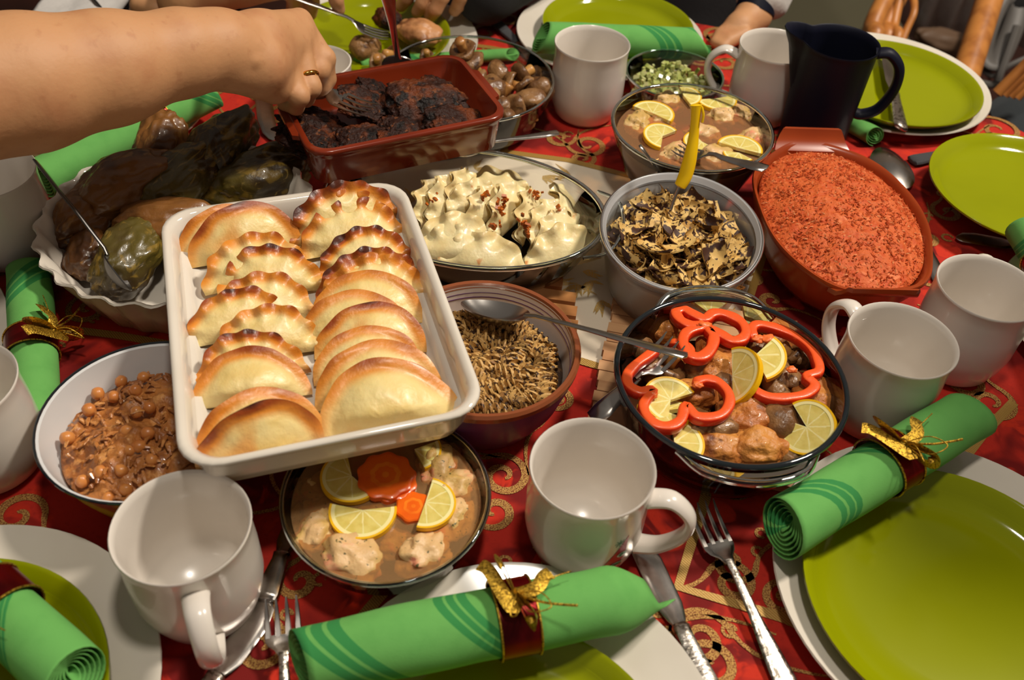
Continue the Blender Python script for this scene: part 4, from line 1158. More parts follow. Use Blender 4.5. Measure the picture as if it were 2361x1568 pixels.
CF = cpx((560, 960), .3878)
jelly('fish_aspic', 'brown clear jelly filling the front glass bowl', -.0805, .384, .005, .0675, .0355, 'aspic')
FI = []
for s in range(5):
    me = blob(.0175, .0125, .0105, seed=80 + s, amp=.22, freq=2.2, sub=4, amp2=.06, freq2=7); me.materials.append(K['fish']); FI.append(me)
zt = .0385
for i, (x, y, s, tn, dz, lab) in enumerate([(430, 690, 1.05, 60, .002, 'at the left of the front jellied fish bowl'), (650, 850, 1.3, -20, .002, 'at the front left of the front jellied fish bowl'), (1085, 815, 1.15, 40, .002, 'at the front right of the front jellied fish bowl'), (1310, 625, 1.05, 60, .001, 'at the right of the front jellied fish bowl'),
                                            (1330, 410, 1.1, 30, .002, 'at the upper right of the front jellied fish bowl'), (1240, 235, 1.15, 80, .002, 'at the back right under the tray corner'), (400, 410, .95, 20, -.003, 'sunk at the upper left of the front jellied fish bowl'), (830, 600, 1.2, 10, -.006, 'sunk below the lemon in the front jellied fish bowl'),
                                            (1180, 300, .9, 120, -.002, 'sunk beside the carrot in the front jellied fish bowl'), (930, 770, .9, 0, -.006, 'sunk near the front of the front jellied fish bowl'), (480, 560, .8, 0, -.006, 'sunk at the left of the front jellied fish bowl')]):
    p = at(*CF(x, y), zt + dz - .0055); q = math.hypot(p.x + .0805, p.y - .384); k_ = min(1, .0495 / q); p.x = -.0805 + (p.x + .0805) * k_; p.y = .384 + (p.y - .384) * k_
    o = obj('fish_chunk', FI[i % 5], None, None, p, (.2, .1, math.radians(tn))); o.scale = (s, s, s * .9); tag(o, 'pinkish poached fish chunk ' + lab, 'fish', 'fish chunks in jelly')
zt = .0412
lemon(at(*CF(650, 372), zt + .001), .0225, 110, 320, 'lemon slice left of the carrot round in the front fish bowl', (.03, .02, 0))
lemon(at(*CF(715, 575), zt), .0235, 172, 372, 'half lemon slice with curved side down in the front fish bowl', (.02, 0, 0))
lemon(at(*CF(1085, 530), zt + .001), .0215, -100, 82, 'half lemon slice at the right of the front fish bowl', (0, .03, 0))
lemon(at(*CF(1020, 215), zt), .020, -60, 30, 'lemon slice tip showing under the tray edge', (0, 0, 0))
cc = at(*CF(850, 375), zt + .001)


def carrot(pos, r, label, h=.006, lobes=9, rot=(0, 0, 0)):
    na, nr = 108, 12; mb = MB(); v, at1 = [], []
    for zz in (0, 1):
        for i in range(na):
            a = 2 * PI * i / na; R_ = r * (1 + .045 * math.cos(lobes * a))
            for j in range(nr + 1):
                q = j / nr; z = h * zz - (.0008 if q == 1 and zz else 0) + (.0008 if q == 1 and not zz else 0)
                v.append((R_ * q * math.cos(a), R_ * q * math.sin(a), z)); at1.append(1.0 if .38 < q < .52 or q < .1 else 0.0)
    f = []; k = nr + 1; N_ = na * k
    for zz in (0, 1):
        for i in range(na):
            for j in range(nr):
                a, b_ = zz * N_ + i * k + j, zz * N_ + ((i + 1) % na) * k + j; q = (a, a + 1, b_ + 1, b_); f.append(q if zz else q[::-1])
    for i in range(na):
        a, b_ = i * k + nr, ((i + 1) % na) * k + nr; f.append((a, b_, N_ + b_, N_ + a))
    mb.add(v, f, ringm=at1); o = mb.build('carrot_round', K['carrot'], None, angle=35); o.location = pos; o.rotation_euler = rot
    return tag(o, label, 'carrot', 'carrot rounds in jelly')


carrot(cc, .0200, 'large scalloped carrot round lying on the front jellied fish', rot=(.02, 0, .2))
carrot(at(*CF(880, 405), zt - .003), .0185, 'carrot round stacked beneath the large scalloped one', rot=(.0, .05, .5))
carrot(at(*CF(1015, 562), zt - .0035), .0125, 'smaller carrot round half sunk beside the right lemon slice', lobes=7)

C3 = cpx((1180, 0), .3388)
jelly('fish_aspic', 'reddish brown jelly filling the back glass bowl', .1715, .853, .006, .0785, .055, 'aspic_red')
zt = .061
for i, (x, y, s, tn, lab) in enumerate([(1640, 950, 1.1, 30, 'pink, at the right'), (1430, 800, 1.2, 60, 'under the right lemon slice'), (1070, 700, 1.1, 20, 'at the back left'), (870, 850, 1.2, 70, 'at the left'), (1300, 920, 1.1, 0, 'in the middle'), (1120, 1060, 1.2, 45, 'at the front left'), (1400, 1080, 1.2, 10, 'at the front right'), (1550, 780, 1, 100, 'at the back right'), (1010, 840, .9, 0, 'left of the middle')]):
    o = obj('fish_chunk', FI[i % 5], None, None, at(*C3(x, y), zt - .006), (.2, .1, math.radians(tn))); o.scale = (s, s, s * .9); tag(o, 'poached fish chunk in the back glass bowl, ' + lab, 'fish', 'fish chunks in jelly')
zt = .0612
lemon(at(*C3(955, 790), zt), .0235, -25, 165, 'half lemon slice at the left back of the back fish bowl', (.03, .02, -.2))
lemon(at(*C3(1165, 670), zt + .001), .020, -70, 100, 'small lemon slice at the very back of the back fish bowl', (.03, .0, 0))
lemon(at(*C3(1385, 690), zt), .0230, 195, 385, 'half lemon slice at the back right of the back fish bowl', (.03, .02, 0))
lemon(at(*C3(1020, 945), zt + .001), .0205, 40, 262, 'lemon slice with rind side left near the front of the back fish bowl', (.1, .1, 0))
lemon(at(*C3(1290, 985), zt), .0195, 120, 320, 'lemon slice behind the yellow handle in the back fish bowl', (.05, 0, 0))
lemon(at(*C3(1545, 1030), zt + .001), .0235, -5, 172, 'large pale half lemon slice at the front right of the back fish bowl', (.03, 0, -.25))
lemon(at(*C3(1540, 1060), zt + .0002), .0165, 175, 320, 'small lemon slice tucked under the large one in the back fish bowl', (.03, 0, 0))

# chopped pickles
K['pickle'] = mat('chopped_pickle', (168, 176, 96), .22, layers=(('noise', 60, .4, .65, (196, 196, 140)), ('noise', 50, .6, .7, (120, 134, 50))), **{'Coat Weight': .4, 'Subsurface Weight': .2, 'Subsurface Scale': .004})
pm = MB(); rp = random.Random(9)
for i in range(420):
    a, q = rp.uniform(0, 2 * PI), math.sqrt(rp.random()) * .046; z = .012 + rp.random() * .022 + .005 * (1 - q / .046); s = rp.uniform(.0016, .0035)
    R3 = Euler((rp.uniform(0, 6), rp.uniform(0, 6), rp.uniform(0, 6))).to_matrix()
    vv = [R3 @ Vector((x * s * 1.5, y * s, zz * s * .7)) + Vector((.171 + q * math.cos(a), 1.019 + q * math.sin(a), z)) for zz in (-1, 1) for x, y in ((-1, -.7), (1, -1), (.8, 1), (-1, .8))]
    pm.add(vv, [(3, 2, 1, 0), (4, 5, 6, 7), (0, 1, 5, 4), (1, 2, 6, 5), (2, 3, 7, 6), (3, 0, 4, 7)])
tag(pm.build('chopped_pickles', K['pickle'], None, smooth=False), 'pale green chopped pickles filling the small glass bowl', 'pickles', kind='stuff')


# fusilli with poppy seeds
K['fusilli'] = mat('poppy_fusilli', (206, 164, 98), .55, layers=(('noise', 60, .48, .7, (150, 106, 56)), ('noise', 260, .52, .60, (62, 40, 28)), ('noise', 90, .60, .72, (96, 66, 40), {'max': .7})), bump=((200, .4, .0012),), **{'Specular IOR Level': .35})
K['poppy'] = mat('poppy_seed_mass', (58, 40, 28), .6, layers=(('noise', 150, .5, .65, (104, 74, 44)),), bump=((260, .9, .002),))


def mound(name, lab, x, y, z0, rx, ry, edge_z, top, mt, seed, cat, amp=.004, kind='stuff', rot=0.0, steps=26, f1=40):
    b = MB(); n = 88; rings = [[(rx * .8 * math.cos(2 * PI * j / n), ry * .8 * math.sin(2 * PI * j / n), z0) for j in range(n)]]
    for i in range(steps + 1):
        q = 1 - i / steps * .999
        rg = []
        for j in range(n):
            a = 2 * PI * j / n; X, Y = rx * q * math.cos(a), ry * q * math.sin(a)
            h_ = edge_z + (top - edge_z) * (1 - q * q) + amp * (nz(X * f1, Y * f1, 0, seed) + .6 * nz(X * f1 * 2.6, Y * f1 * 2.6, 0, seed + 1)) * min(1, (1 - q) * 6 + .15)
            rg.append((X, Y, h_))
        rings.append(rg)
    b.loft(rings, True, True); o = b.build(name, K[mt], None, angle=None); o.location = (x, y, 0); o.rotation_euler = (0, 0, rot)
    return tag(o, lab, cat, kind=kind)


mound('poppy_filling', 'dark poppy seed mass beneath the fusilli in the purple bowl', -.0215, .513, .012, .064, .064, .046, .052, 'poppy', 3, 'filling')
FU = []
for s, (L_, R_, tw) in enumerate(((.036, .0070, 2.0), (.031, .0066, 1.8), (.040, .0072, 2.3))):
    mb = MB(); rings = []; st = 30
    for i in range(st + 1):
        t_ = i / st; sc = R_ * (1 if .04 < t_ < .96 else .85); rg = []
        for k_ in range(3):
            a = 2 * PI * (k_ / 3 + tw * t_)
            for da, rr in ((-.30, 1), (.30, 1), (PI / 3, .46)): rg.append((L_ * (t_ - .5) + .002 * math.sin(PI * t_) * s, sc * rr * math.cos(a + da), sc * rr * math.sin(a + da) + .003 * math.sin(PI * t_)))
        rings.append(rg)
    mb.loft(rings); me = mb.mesh('fusilli', angle=55); me.materials.append(K['fusilli']); FU.append(me)
rf = random.Random(12)
for i in range(84):
    a = i * 2.39996; q = math.sqrt((i + .5) / 84) * .056
    z = .0495 + .006 * (1 - (q / .056) ** 2) + rf.uniform(-.001, .004)
    o = obj('fusilli', FU[i % 3], None, None, (-.0215 + q * math.cos(a), .513 + q * math.sin(a), z), (rf.uniform(0, 6), rf.uniform(-.3, .3), rf.uniform(0, 6)) if q < .040 else (rf.uniform(0, 6), rf.uniform(-.15, .3), a + PI / 2 + rf.uniform(-.3, .3)))
    tag(o, 'twisted fusilli coated with poppy seeds in the purple bowl', 'pasta', 'fusilli in the purple bowl')

# square noodles with poppy seeds
K['noodle'] = mat('poppy_noodle', (228, 190, 116), .55, layers=(('noise', 45, .45, .7, (200, 152, 76)), ('noise', 70, .52, .58, (66, 38, 26)), ('noise', 240, .55, .61, (54, 32, 26))), bump=((150, .4, .0014),), **{'Specular IOR Level': .35})
K['noodle_mass'] = mat('poppy_noodle_mass', (196, 156, 96), .5, layers=(('noise', 50, .45, .6, (120, 84, 50)), ('noise', 90, .55, .62, (56, 34, 26))), bump=((120, .8, .004),))
mound('poppy_filling', 'dark poppy seed mass beneath the noodle squares in the plastic tub', .147, .681, .008, .064, .076, .048, .054, 'noodle_mass', 8, 'filling', rot=math.radians(-8), amp=.006)
NO = []
for s in range(6):
    rd_ = random.Random(90 + s); mb = MB(); n_ = 8; w_, l_ = rd_.uniform(.010, .0135), rd_.uniform(.011, .016); curl_ = (rd_.uniform(10, 60) if s < 4 else rd_.uniform(220, 300))
    tp, bt = [], []
    for i in range(n_ + 1):
        for j in range(n_ + 1):
            x, y = (i / n_ - .5) * 2 * l_, (j / n_ - .5) * 2 * w_
            x += y * .15 * (s % 3 - 1); R_ = 1 / curl_ * 2.2 if s >= 4 else 1 / curl_; aa = x / R_
            p = Vector((R_ * math.sin(aa), y, R_ * (1 - math.cos(aa)) + .0012 * math.sin(y * 300 + s)))
            tp.append(tuple(p)); bt.append((p.x, p.y, p.z - .0011))
    N_ = len(tp); k = n_ + 1; f = []
    for i in range(n_):
        for j in range(n_): a = i * k + j; f += [(a, a + k, a + k + 1, a + 1), (N_ + a + 1, N_ + a + k + 1, N_ + a + k, N_ + a)]
        f += [(i * k, N_ + i * k, N_ + (i + 1) * k, (i + 1) * k)[::-1], (i * k + n_, N_ + i * k + n_, N_ + (i + 1) * k + n_, (i + 1) * k + n_), (i, i + 1, N_ + i + 1, N_ + i)[::-1], (n_ * k + i, n_ * k + i + 1, N_ + n_ * k + i + 1, N_ + n_ * k + i)]
    mb.add(tp + bt, f); me = mb.mesh('noodle', angle=50); me.materials.append(K['noodle']); NO.append(me)
for i in range(110):
    a = i * 2.39996; q = math.sqrt((i + .5) / 110) * .93; X, Y = .061 * q * math.cos(a), .073 * q * math.sin(a)
    z = .0515 + .010 * (1 - q * q) + rf.uniform(-.003, .005)
    big = i in (7, 20, 33, 52)
    o = obj('noodle_square', NO[i % 6], None, None, (.147 + X + .0 * Y, .681 + Y, z + (.003 if big else 0)), (rf.uniform(-.55, .55), rf.uniform(-.55, .55), rf.uniform(0, 6)) if not big else (.5, .1, rf.uniform(0, 6)))
    o.scale = (1.35,) * 3 if big else (1, 1, 1)
    tag(o, 'square noodle with poppy seeds heaped in the plastic tub', 'noodle', 'noodle squares in the plastic tub')

# chickpeas with cabbage
K['stew'] = mat('stewed_cabbage', (190, 122, 60), .42, layers=(('noise', 55, .42, .62, (152, 90, 40)), ('noise', 90, .55, .66, (214, 150, 84)), ('noise', 60, .66, .72, (70, 40, 20))), bump=((90, .9, .004), (260, .6, .0015)), **{'Coat Weight': .25})
K['chickpea'] = mat('chickpea', (212, 138, 70), .34, layers=(('noise', 60, .4, .7, (196, 116, 54)),), **{'Coat Weight': .25})
mound('cabbage_stew', 'orange brown stewed cabbage mash in the enamel bowl', -.2565, .4225, .010, .0650, .0650, .043, .057, 'stew', 5, 'stew', amp=.008, f1=55)
sh = MB(); rs_ = random.Random(4)
for i in range(240):
    a, q = rs_.uniform(0, 2 * PI), math.sqrt(rs_.random()) * .060; X, Y = q * math.cos(a), q * math.sin(a); zz = .047 + .012 * (1 - (q / .064) ** 2) + rs_.uniform(-.003, .003)
    an = rs_.uniform(0, 6); l = rs_.uniform(.002, .006); c_ = Vector((X, Y, zz - .0008)); d = Vector((math.cos(an), math.sin(an), rs_.uniform(-.4, .4))) * l
    sh.tube([c_ - d, c_ + Vector((0, 0, .0015)), c_ + d], [.0008, .0016, .0007], 6, .55)
o = sh.build('cabbage_shreds', K['stew'], None); o.location = (-.2565, .4225, 0); tag(o, 'shredded cabbage strands mixed through the chickpea stew', 'stew', kind='stuff')
mb = MB(); mb.lathe([(0, .0042), (.0018, .0043), (.0036, .0032), (.0046, 0), (.0036, -.0032), (.0018, -.0043), (0, -.0046)], 16)
for i, p in enumerate(mb.v):
    if p[0] > .0036: mb.v[i] = (p[0] + .0012, p[1] * .7, p[2] * .8)
CP = mb.mesh('chickpea'); CP.materials.append(K['chickpea'])
for i, (px, py) in enumerate([(272, 868), (312, 900), (222, 905), (262, 915), (330, 870), (205, 945), (300, 1040), (292, 995), (340, 1000), (232, 1090), (190, 1110), (320, 1030), (280, 1085), (155, 1010), (250, 1150), (315, 950), (345, 940), (290, 1130), (350, 1060)]):
    p = at(px, py, .060); q = math.hypot(p.x + .2565, p.y - .4225); z = .0462 + .0125 * max(0, 1 - (q / .066) ** 2); p = at(px, py, z)
    q = math.hypot(p.x + .2565, p.y - .4225)
    if q > .062: p.x = -.2565 + (p.x + .2565) * .062 / q; p.y = .4225 + (p.y - .4225) * .062 / q
    o = obj('chickpea', CP, None, None, p, (rs_.uniform(0, 6), rs_.uniform(0, 6), 0)); s = rs_.uniform(.9, 1.15); o.scale = (s, s, s)
    tag(o, 'round chickpea on the cabbage stew in the enamel bowl', 'chickpea', 'chickpeas in the enamel bowl')

# grated carrot fish salad
K['grated'] = mat('grated_carrot', (206, 98, 46), .6, layers=(('noise', 120, .45, .65, (196, 80, 34)), ('noise', 80, .60, .70, (230, 130, 80)), ('noise', 330, .68, .74, (70, 56, 24))), bump=((160, .9, .003), (420, .6, .0012)), **{'Specular IOR Level': .3})
K['onion'] = mat('pale_shred', (238, 158, 104), .4)
def dome(X, Y):
    q = math.hypot(X / .0775, Y / .1155); return .054 + .022 * max(0, 1 - q ** 2.6)
b = MB(); n = 110; rings = []
for i in range(34):
    q = 1 - i / 33 * .999
    rings.append([(lambda X, Y: (X, Y, dome(X, Y) + .0022 * (nz(X * 70, Y * 70, 0, 2) + .7 * nz(X * 190, Y * 190, 0, 3)) * min(1, (1 - q) * 8 + .1)))(.0752 * q * math.cos(2 * PI * j / n), .1125 * q * math.sin(2 * PI * j / n)) for j in range(n)])
b.loft([[(p[0] * .85, p[1] * .85, .014) for p in rings[0]]] + rings, True, True)
o = b.build('carrot_salad', K['grated'], None, angle=None); o.location = (.3065, .737, 0); o.rotation_euler = (0, 0, math.radians(4)); tag(o, 'heaped orange grated carrot over fish in the oval clay dish', 'salad', kind='stuff')
for nm, mt, cnt_, sd, lab in (('carrot_shreds', 'grated', 2600, 1, 'fine orange carrot shreds on the heaped salad'), ('onion_shreds', 'onion', 420, 2, 'pale onion and fish flakes on the heaped carrot salad')):
    rs_ = random.Random(sd); sh = MB()
    for i in range(cnt_):
        a, q = rs_.uniform(0, 2 * PI), math.sqrt(rs_.random()) * .985; X, Y = .0752 * q * math.cos(a), .1125 * q * math.sin(a); z = dome(X, Y) + rs_.uniform(-.0004, .0012); an = rs_.uniform(0, PI); l = rs_.uniform(.0012, .0032)
        d = Vector((math.cos(an) * l, math.sin(an) * l, rs_.uniform(-.5, .5) * l)); w_ = Vector((-math.sin(an), math.cos(an), 0)) * rs_.uniform(.0005, .0009); c_ = Vector((X, Y, z)); up_ = Vector((0, 0, .0009))
        sh.add([c_ - d, c_ + w_, c_ + d, c_ - w_, c_ + up_], [(0, 3, 4), (3, 2, 4), (2, 1, 4), (1, 0, 4)])
    o = sh.build(nm, K[mt], None, smooth=False); o.location = (.3065, .737, 0); o.rotation_euler = (0, 0, math.radians(4)); tag(o, lab, 'salad', kind='stuff')

# chicken, mushrooms, pepper rings and lemon in the glass casserole
K['chicken'] = mat('fried_chicken_crust', (178, 104, 42), .48, layers=(('noise', 34, .42, .64, (206, 138, 62)), ('noise', 40, .56, .70, (108, 48, 16)), ('noise', 150, .60, .70, (90, 42, 16), {'max': .7})), bump=((55, .6, .003), (220, .7, .0018)), **{'Coat Weight': .1})
K['pepper'] = mat('red_pepper', (218, 44, 14), .32, layers=(('noise', 40, .45, .75, (206, 30, 8)), ('attr', 'cut', .4, .9, (238, 90, 34)), ('noise', 300, .62, .7, (246, 110, 50), {'max': .4})), bump=((220, .3, .0008),), **{'Coat Weight': .1})
K['pepper_rib'] = mat('pepper_rib', (244, 120, 56), .4, bump=((220, .5, .001),))
C8 = cpx((1380, 640), .3316); ZC = .058
b = MB(); b.lathe([(0, .014), (.058, .014), (.070, .028), (.074, .040), (.05, .040), (0, .040)], 56); K['sauce'] = mat('brown_sauce', (64, 34, 16), .2)
o = b.build('pan_juice', K['sauce'], None, angle=50); o.location = (.169, .496, 0); tag(o, 'dark brown cooking juice at the bottom of the casserole', 'sauce')
for i, (x, y, rx, ry, tn, dz, lab) in enumerate([(475, 365, .016, .015, 0, 0, 'at the back left under the serving spoon'), (835, 590, .021, .028, 10, .0, 'at the centre below the upper pepper ring'), (670, 830, .021, .016, 20, -.003, 'inside the left pepper ring'), (1040, 965, .024, .020, -20, .001, 'golden, left of the big mushroom'),
                                                  (1490, 850, .018, .022, 0, -.001, 'at the right wall'), (1090, 1180, .023, .017, 5, .0, 'browned, at the very front'), (830, 1190, .024, .015, -5, -.003, 'at the front left'), (1200, 420, .02, .02, 0, -.010, 'sunk below the right pepper ring'), (560, 640, .018, .018, 0, -.012, 'sunk at the left')]):
    me = blob(rx, ry, .014, seed=100 + i, amp=.16, freq=1.6, sub=5, amp2=.025, freq2=6); me.materials.append(K['chicken'])
    o = obj('chicken_piece', me, None, None, at(*C8(x, y), ZC - .008 + dz), (0, 0, math.radians(tn))); tag(o, 'fried brown chicken piece ' + lab + ' of the casserole', 'chicken', 'chicken pieces in the casserole')
for i, (x, y, dz, rx, ry, s, lab) in enumerate([(490, 600, .004, 3.3, .3, 1.25, 'with its stem up at the left'), (350, 690, -.002, 1.5, .5, 1.1, 'facing left by the wall'), (300, 500, -.006, .3, .2, 1.0, 'at the left back wall'), (680, 655, -.002, 1.0, .2, .95, 'dark, left of the central chicken'), (1225, 545, 0, 1.6, .1, 1.2, 'tall, inside the right pepper ring'),
                                                (1330, 530, -.002, 2.2, .4, 1.0, 'pale stemmed, inside the right pepper ring'), (1115, 505, -.003, .3, .1, 1.15, 'under the top of the right pepper ring'), (1415, 560, -.003, 1.2, .6, .95, 'at the right inside the pepper ring'), (1255, 705, 0, .6, -.4, 1.1, 'below the lemon wedge'), (1325, 725, -.001, .2, .5, 1.0, 'right of the one below the lemon wedge'),
                                                (1270, 1000, .003, .15, .1, 1.35, 'the biggest round one at the front right'), (825, 1050, .0, .2, .3, 1.25, 'under the left pepper ring at the front'), (705, 1050, -.001, .8, .2, 1.2, 'split, under the left pepper ring'), (900, 760, -.006, .4, .2, 1.2, 'deep behind the lemon twist'), (1240, 790, -.004, .1, .3, 1.1, 'low inside the right pepper ring'), (1245, 900, -.006, .4, .2, 1.2, 'below the front of the right pepper ring'), (1310, 1230, -.008, .4, 0, 1.1, 'onion coloured at the front wall')]):
    mushroom(at(*C8(x, y), ZC - .006 + dz), (rx, ry, rm.uniform(0, 6)), s, 'brown mushroom ' + lab + ' of the casserole', 'mushrooms in the casserole', i)


def pepper(pts, label, closed, z, hw=.0034, hh=.0042, ribs=()):
    P = catmull([at(*C8(x, y), z + (p[2] if len(p) > 2 else 0)) for p in pts for x, y in ((p[0], p[1]),)], 6, closed)
    t = thing('pepper_ring', label, 'pepper ring', P[0] - Vector((0, 0, hh)), 0, 'red pepper rings')
    n_ = len(P); seg = 14; rings, cut = [], []
    for i in range(n_):
        a, b_ = P[i - 1] if (closed or i) else P[0], P[(i + 1) % n_] if (closed or i < n_ - 1) else P[-1]
        tn = (b_ - a); tn.z = 0; tn.normalize(); sd = Vector((-tn.y, tn.x, 0)); rg = []
        k_ = 1 + .18 * nz(i * .21, 0, 0, len(pts)); e_ = 1.0 if closed else min(1, .35 + min(i, n_ - 1 - i) * .3)
        for j in range(seg):
            aa = 2 * PI * j / seg; c, s = math.cos(aa), math.sin(aa)
            rg.append(P[i] - t.location + sd * (hw * k_ * e_ * math.copysign(abs(c) ** .45, c)) + Vector((0, 0, hh * e_ * math.copysign(abs(s) ** .45, s)))); cut.append(1.0 if s > .5 else 0.0)
        rings.append(rg)
    if closed: rings.append(rings[0]); cut += cut[:seg]
    mb = MB(); mb.loft(rings, not closed, not closed, cut=cut); mb.build('flesh', K['pepper'], t, angle=None)
    for x, y, r in ribs:
        me = blob(r, r * .8, r * .5, seed=int(x), amp=.3, freq=2, sub=3); me.materials.append(K['pepper_rib']); obj('rib', me, None, t, at(*C8(x, y), z + .002) - t.location)
    return t


pepper([(735, 300), (650, 265), (585, 232), (535, 252), (565, 308), (640, 345), (712, 352), (610, 395), (585, 470), (635, 550), (715, 562), (780, 505), (798, 425), (768, 375), (850, 410), (925, 450), (995, 438), (1022, 385), (978, 315), (880, 268), (795, 262)], 'flower-shaped red pepper ring at the back of the casserole', True, ZC + .010, hw=.0048, ribs=((735, 335, .006), (790, 385, .004)))
pepper([(1085, 440), (1060, 380), (1095, 340), (1200, 352), (1310, 390), (1410, 445), (1480, 510), (1518, 590), (1525, 665), (1445, 700), (1500, 765), (1435, 825), (1300, 848), (1180, 842), (1085, 795), (1066, 725), (1078, 690)], 'large open red pepper ring at the right of the casserole', False, ZC + .009, hw=.0042, ribs=((1180, 430, .006), (1110, 425, .005), (1345, 640, .004)))
pepper([(415, 500), (335, 560), (255, 620), (198, 690), (208, 760), (285, 805), (372, 800), (312, 890), (330, 970), (400, 1035), (500, 1045), (572, 1000), (605, 905), (675, 975), (780, 985), (865, 955), (908, 880), (890, 800), (820, 735), (740, 720), (655, 742)], 'big lobed red pepper ring at the front left of the casserole', False, ZC + .010, hw=.0042, ribs=((375, 815, .004), (605, 900, .004), (690, 745, .004)))
pepper([(490, 460), (580, 470), (640, 520), (605, 585)], 'short piece of red pepper beneath the serving spoon', False, ZC + .006)
lemon(at(*C8(492, 870), ZC + .004), .0215, 28, 262, 'lemon slice inside the left pepper ring of the casserole', (.12, .1, 0))
lemon(at(*C8(450, 955), ZC + .000), .0205, 20, 330, 'lemon slice sunk under the left pepper ring of the casserole', (-.3, 0, 0))
lemon(at(*C8(520, 1165), ZC - .002), .0225, -60, 90, 'lemon slice at the front left wall of the casserole', (.05, 0, 0))
lemon(at(*C8(1085, 560), ZC + .008), .0245, -75, 45, 'lemon wedge fanned out at the centre of the casserole', (.15, -.15, 0))
lemon(at(*C8(955, 700), ZC + .007), .0250, -98, 82, 'twisted lemon slice seen rind-on at the centre of the casserole', (.2, -.85, -.1), h=.005)
lemon(at(*C8(1455, 1050), ZC + .004), .0215, -200, 120, 'upright lemon slice at the right front of the casserole', (.5, -.45, -.3), h=.005)
lemon(at(*C8(1020, 330), ZC + .0), .0225, -40, 95, 'lemon slice at the back of the casserole behind the peppers', (.2, 0, 0))
lemon(at(*C8(770, 270), ZC - .002), .0195, 40, 140, 'lemon slice edge behind the flower-shaped pepper', (.2, 0, 0))

# leftovers on the plates
K['meat'] = mat('pale_meat', (196, 138, 88), .45, layers=(('noise', 30, .42, .6, (120, 70, 36)), ('noise', 40, .6, .7, (50, 30, 20))), bump=((60, .6, .003),))
me = blob(.030, .021, .016, 140, .15, 2, 4, .05); me.materials.append(K['meat']); tag(obj('meat_piece', me, None, None, at(965, 75, .034), (0, 0, -.4)), 'pale browned meat piece on the back left green plate', 'meat')
me = blob(.022, .013, .013, 141, .2, 2, 4, .08); me.materials.append(K['cutlet']); tag(obj('meat_piece', me, None, None, at(895, 45, .034), (0, 0, -.6)), 'dark meat piece speared by the diner\'s fork', 'meat')
for i, (px, py, s, lab) in enumerate([(835, 112, 1.3, 'dark mushroom left of the ladle on the back left plate'), (860, 108, 1.0, 'pale mushroom piece beside the dark one on the back left plate'), (905, 125, 1.1, 'mushroom behind the ladle on the back left plate'), (870, 142, 1.0, 'mushroom at the front edge of the back left plate'), (985, 128, .8, 'tiny mushroom at the right of the back left plate')]):
    mushroom(at(px, py, .026), (.6 + i * .7, .4, i * 1.3), s, lab, 'mushrooms on the plate', i)
me = blob(.026, .017, .005, 150, .2, 2, 4, .06); me.materials.append(K['boiled']); tag(obj('dumpling_scrap', me, None, None, at(112, 332, .02), (.1, 0, .5)), 'leftover dumpling scrap on the plate under the arm', 'dumpling')
me = blob(.017, .012, .003, 151, .3, 2, 4, .08); me.materials.append(K['pith']); tag(obj('onion_scrap', me, None, None, at(170, 305, .02), (.1, 0, .2)), 'pale onion scrap on the plate under the arm', 'food')

# fried onion bits over the boiled dumplings
K['onion_fried'] = mat('fried_onion', (196, 104, 34), .35, layers=(('noise', 120, .45, .7, (140, 62, 20)),))
fo = MB(); rs_ = random.Random(31)
for x, y, z, n_ in ((800, 470, .055, 12), (820, 400, .057, 8), (960, 560, .052, 8), (1060, 360, .054, 10), (760, 590, .050, 6), (1000, 620, .046, 8), (300, 410, .052, 5), (1230, 470, .05, 3), (680, 370, .057, 5)):
    for k_ in range(n_):
        p = at(*C7(x + rs_.gauss(0, 22), y + rs_.gauss(0, 22)), z + rs_.uniform(-.002, .003)); s = rs_.uniform(.001, .0024); R3 = Euler((rs_.uniform(0, 6), rs_.uniform(0, 6), 0)).to_matrix()
        fo.add([R3 @ Vector((a * s, b_ * s * .8, c * s * .5)) + p for c in (-1, 1) for a, b_ in ((-1, -1), (1, -1), (1, 1), (-1, 1))], [(3, 2, 1, 0), (4, 5, 6, 7), (0, 1, 5, 4), (1, 2, 6, 5), (2, 3, 7, 6), (3, 0, 4, 7)])
tag(fo.build('fried_onion', K['onion_fried'], None, smooth=False), 'browned fried onion bits scattered over the boiled dumplings', 'onion', kind='stuff')


# ------------------------------------------------------------------ people
def skin_obj(name, prims, mt, parent=None, res=.0022, k=.008, sm=2):
    me = surface_nets([(tuple(a), tuple(b_), ra, rb, *r_) for a, b_, ra, rb, *r_ in prims], res, k=k)
    if sm:
        bm = bmesh.new(); bm.from_mesh(me)
        for _ in range(sm): bmesh.ops.smooth_vert(bm, verts=bm.verts, factor=.5, use_axis_x=True, use_axis_y=True, use_axis_z=True)
        bm.to_mesh(me); bm.free()
    o = obj(name, me, K[mt], parent)
    return o


def chain(pts, rads, k):
    return [(pts[i], pts[i + 1], rads[i], rads[i + 1], k) for i in range(len(pts) - 1)]


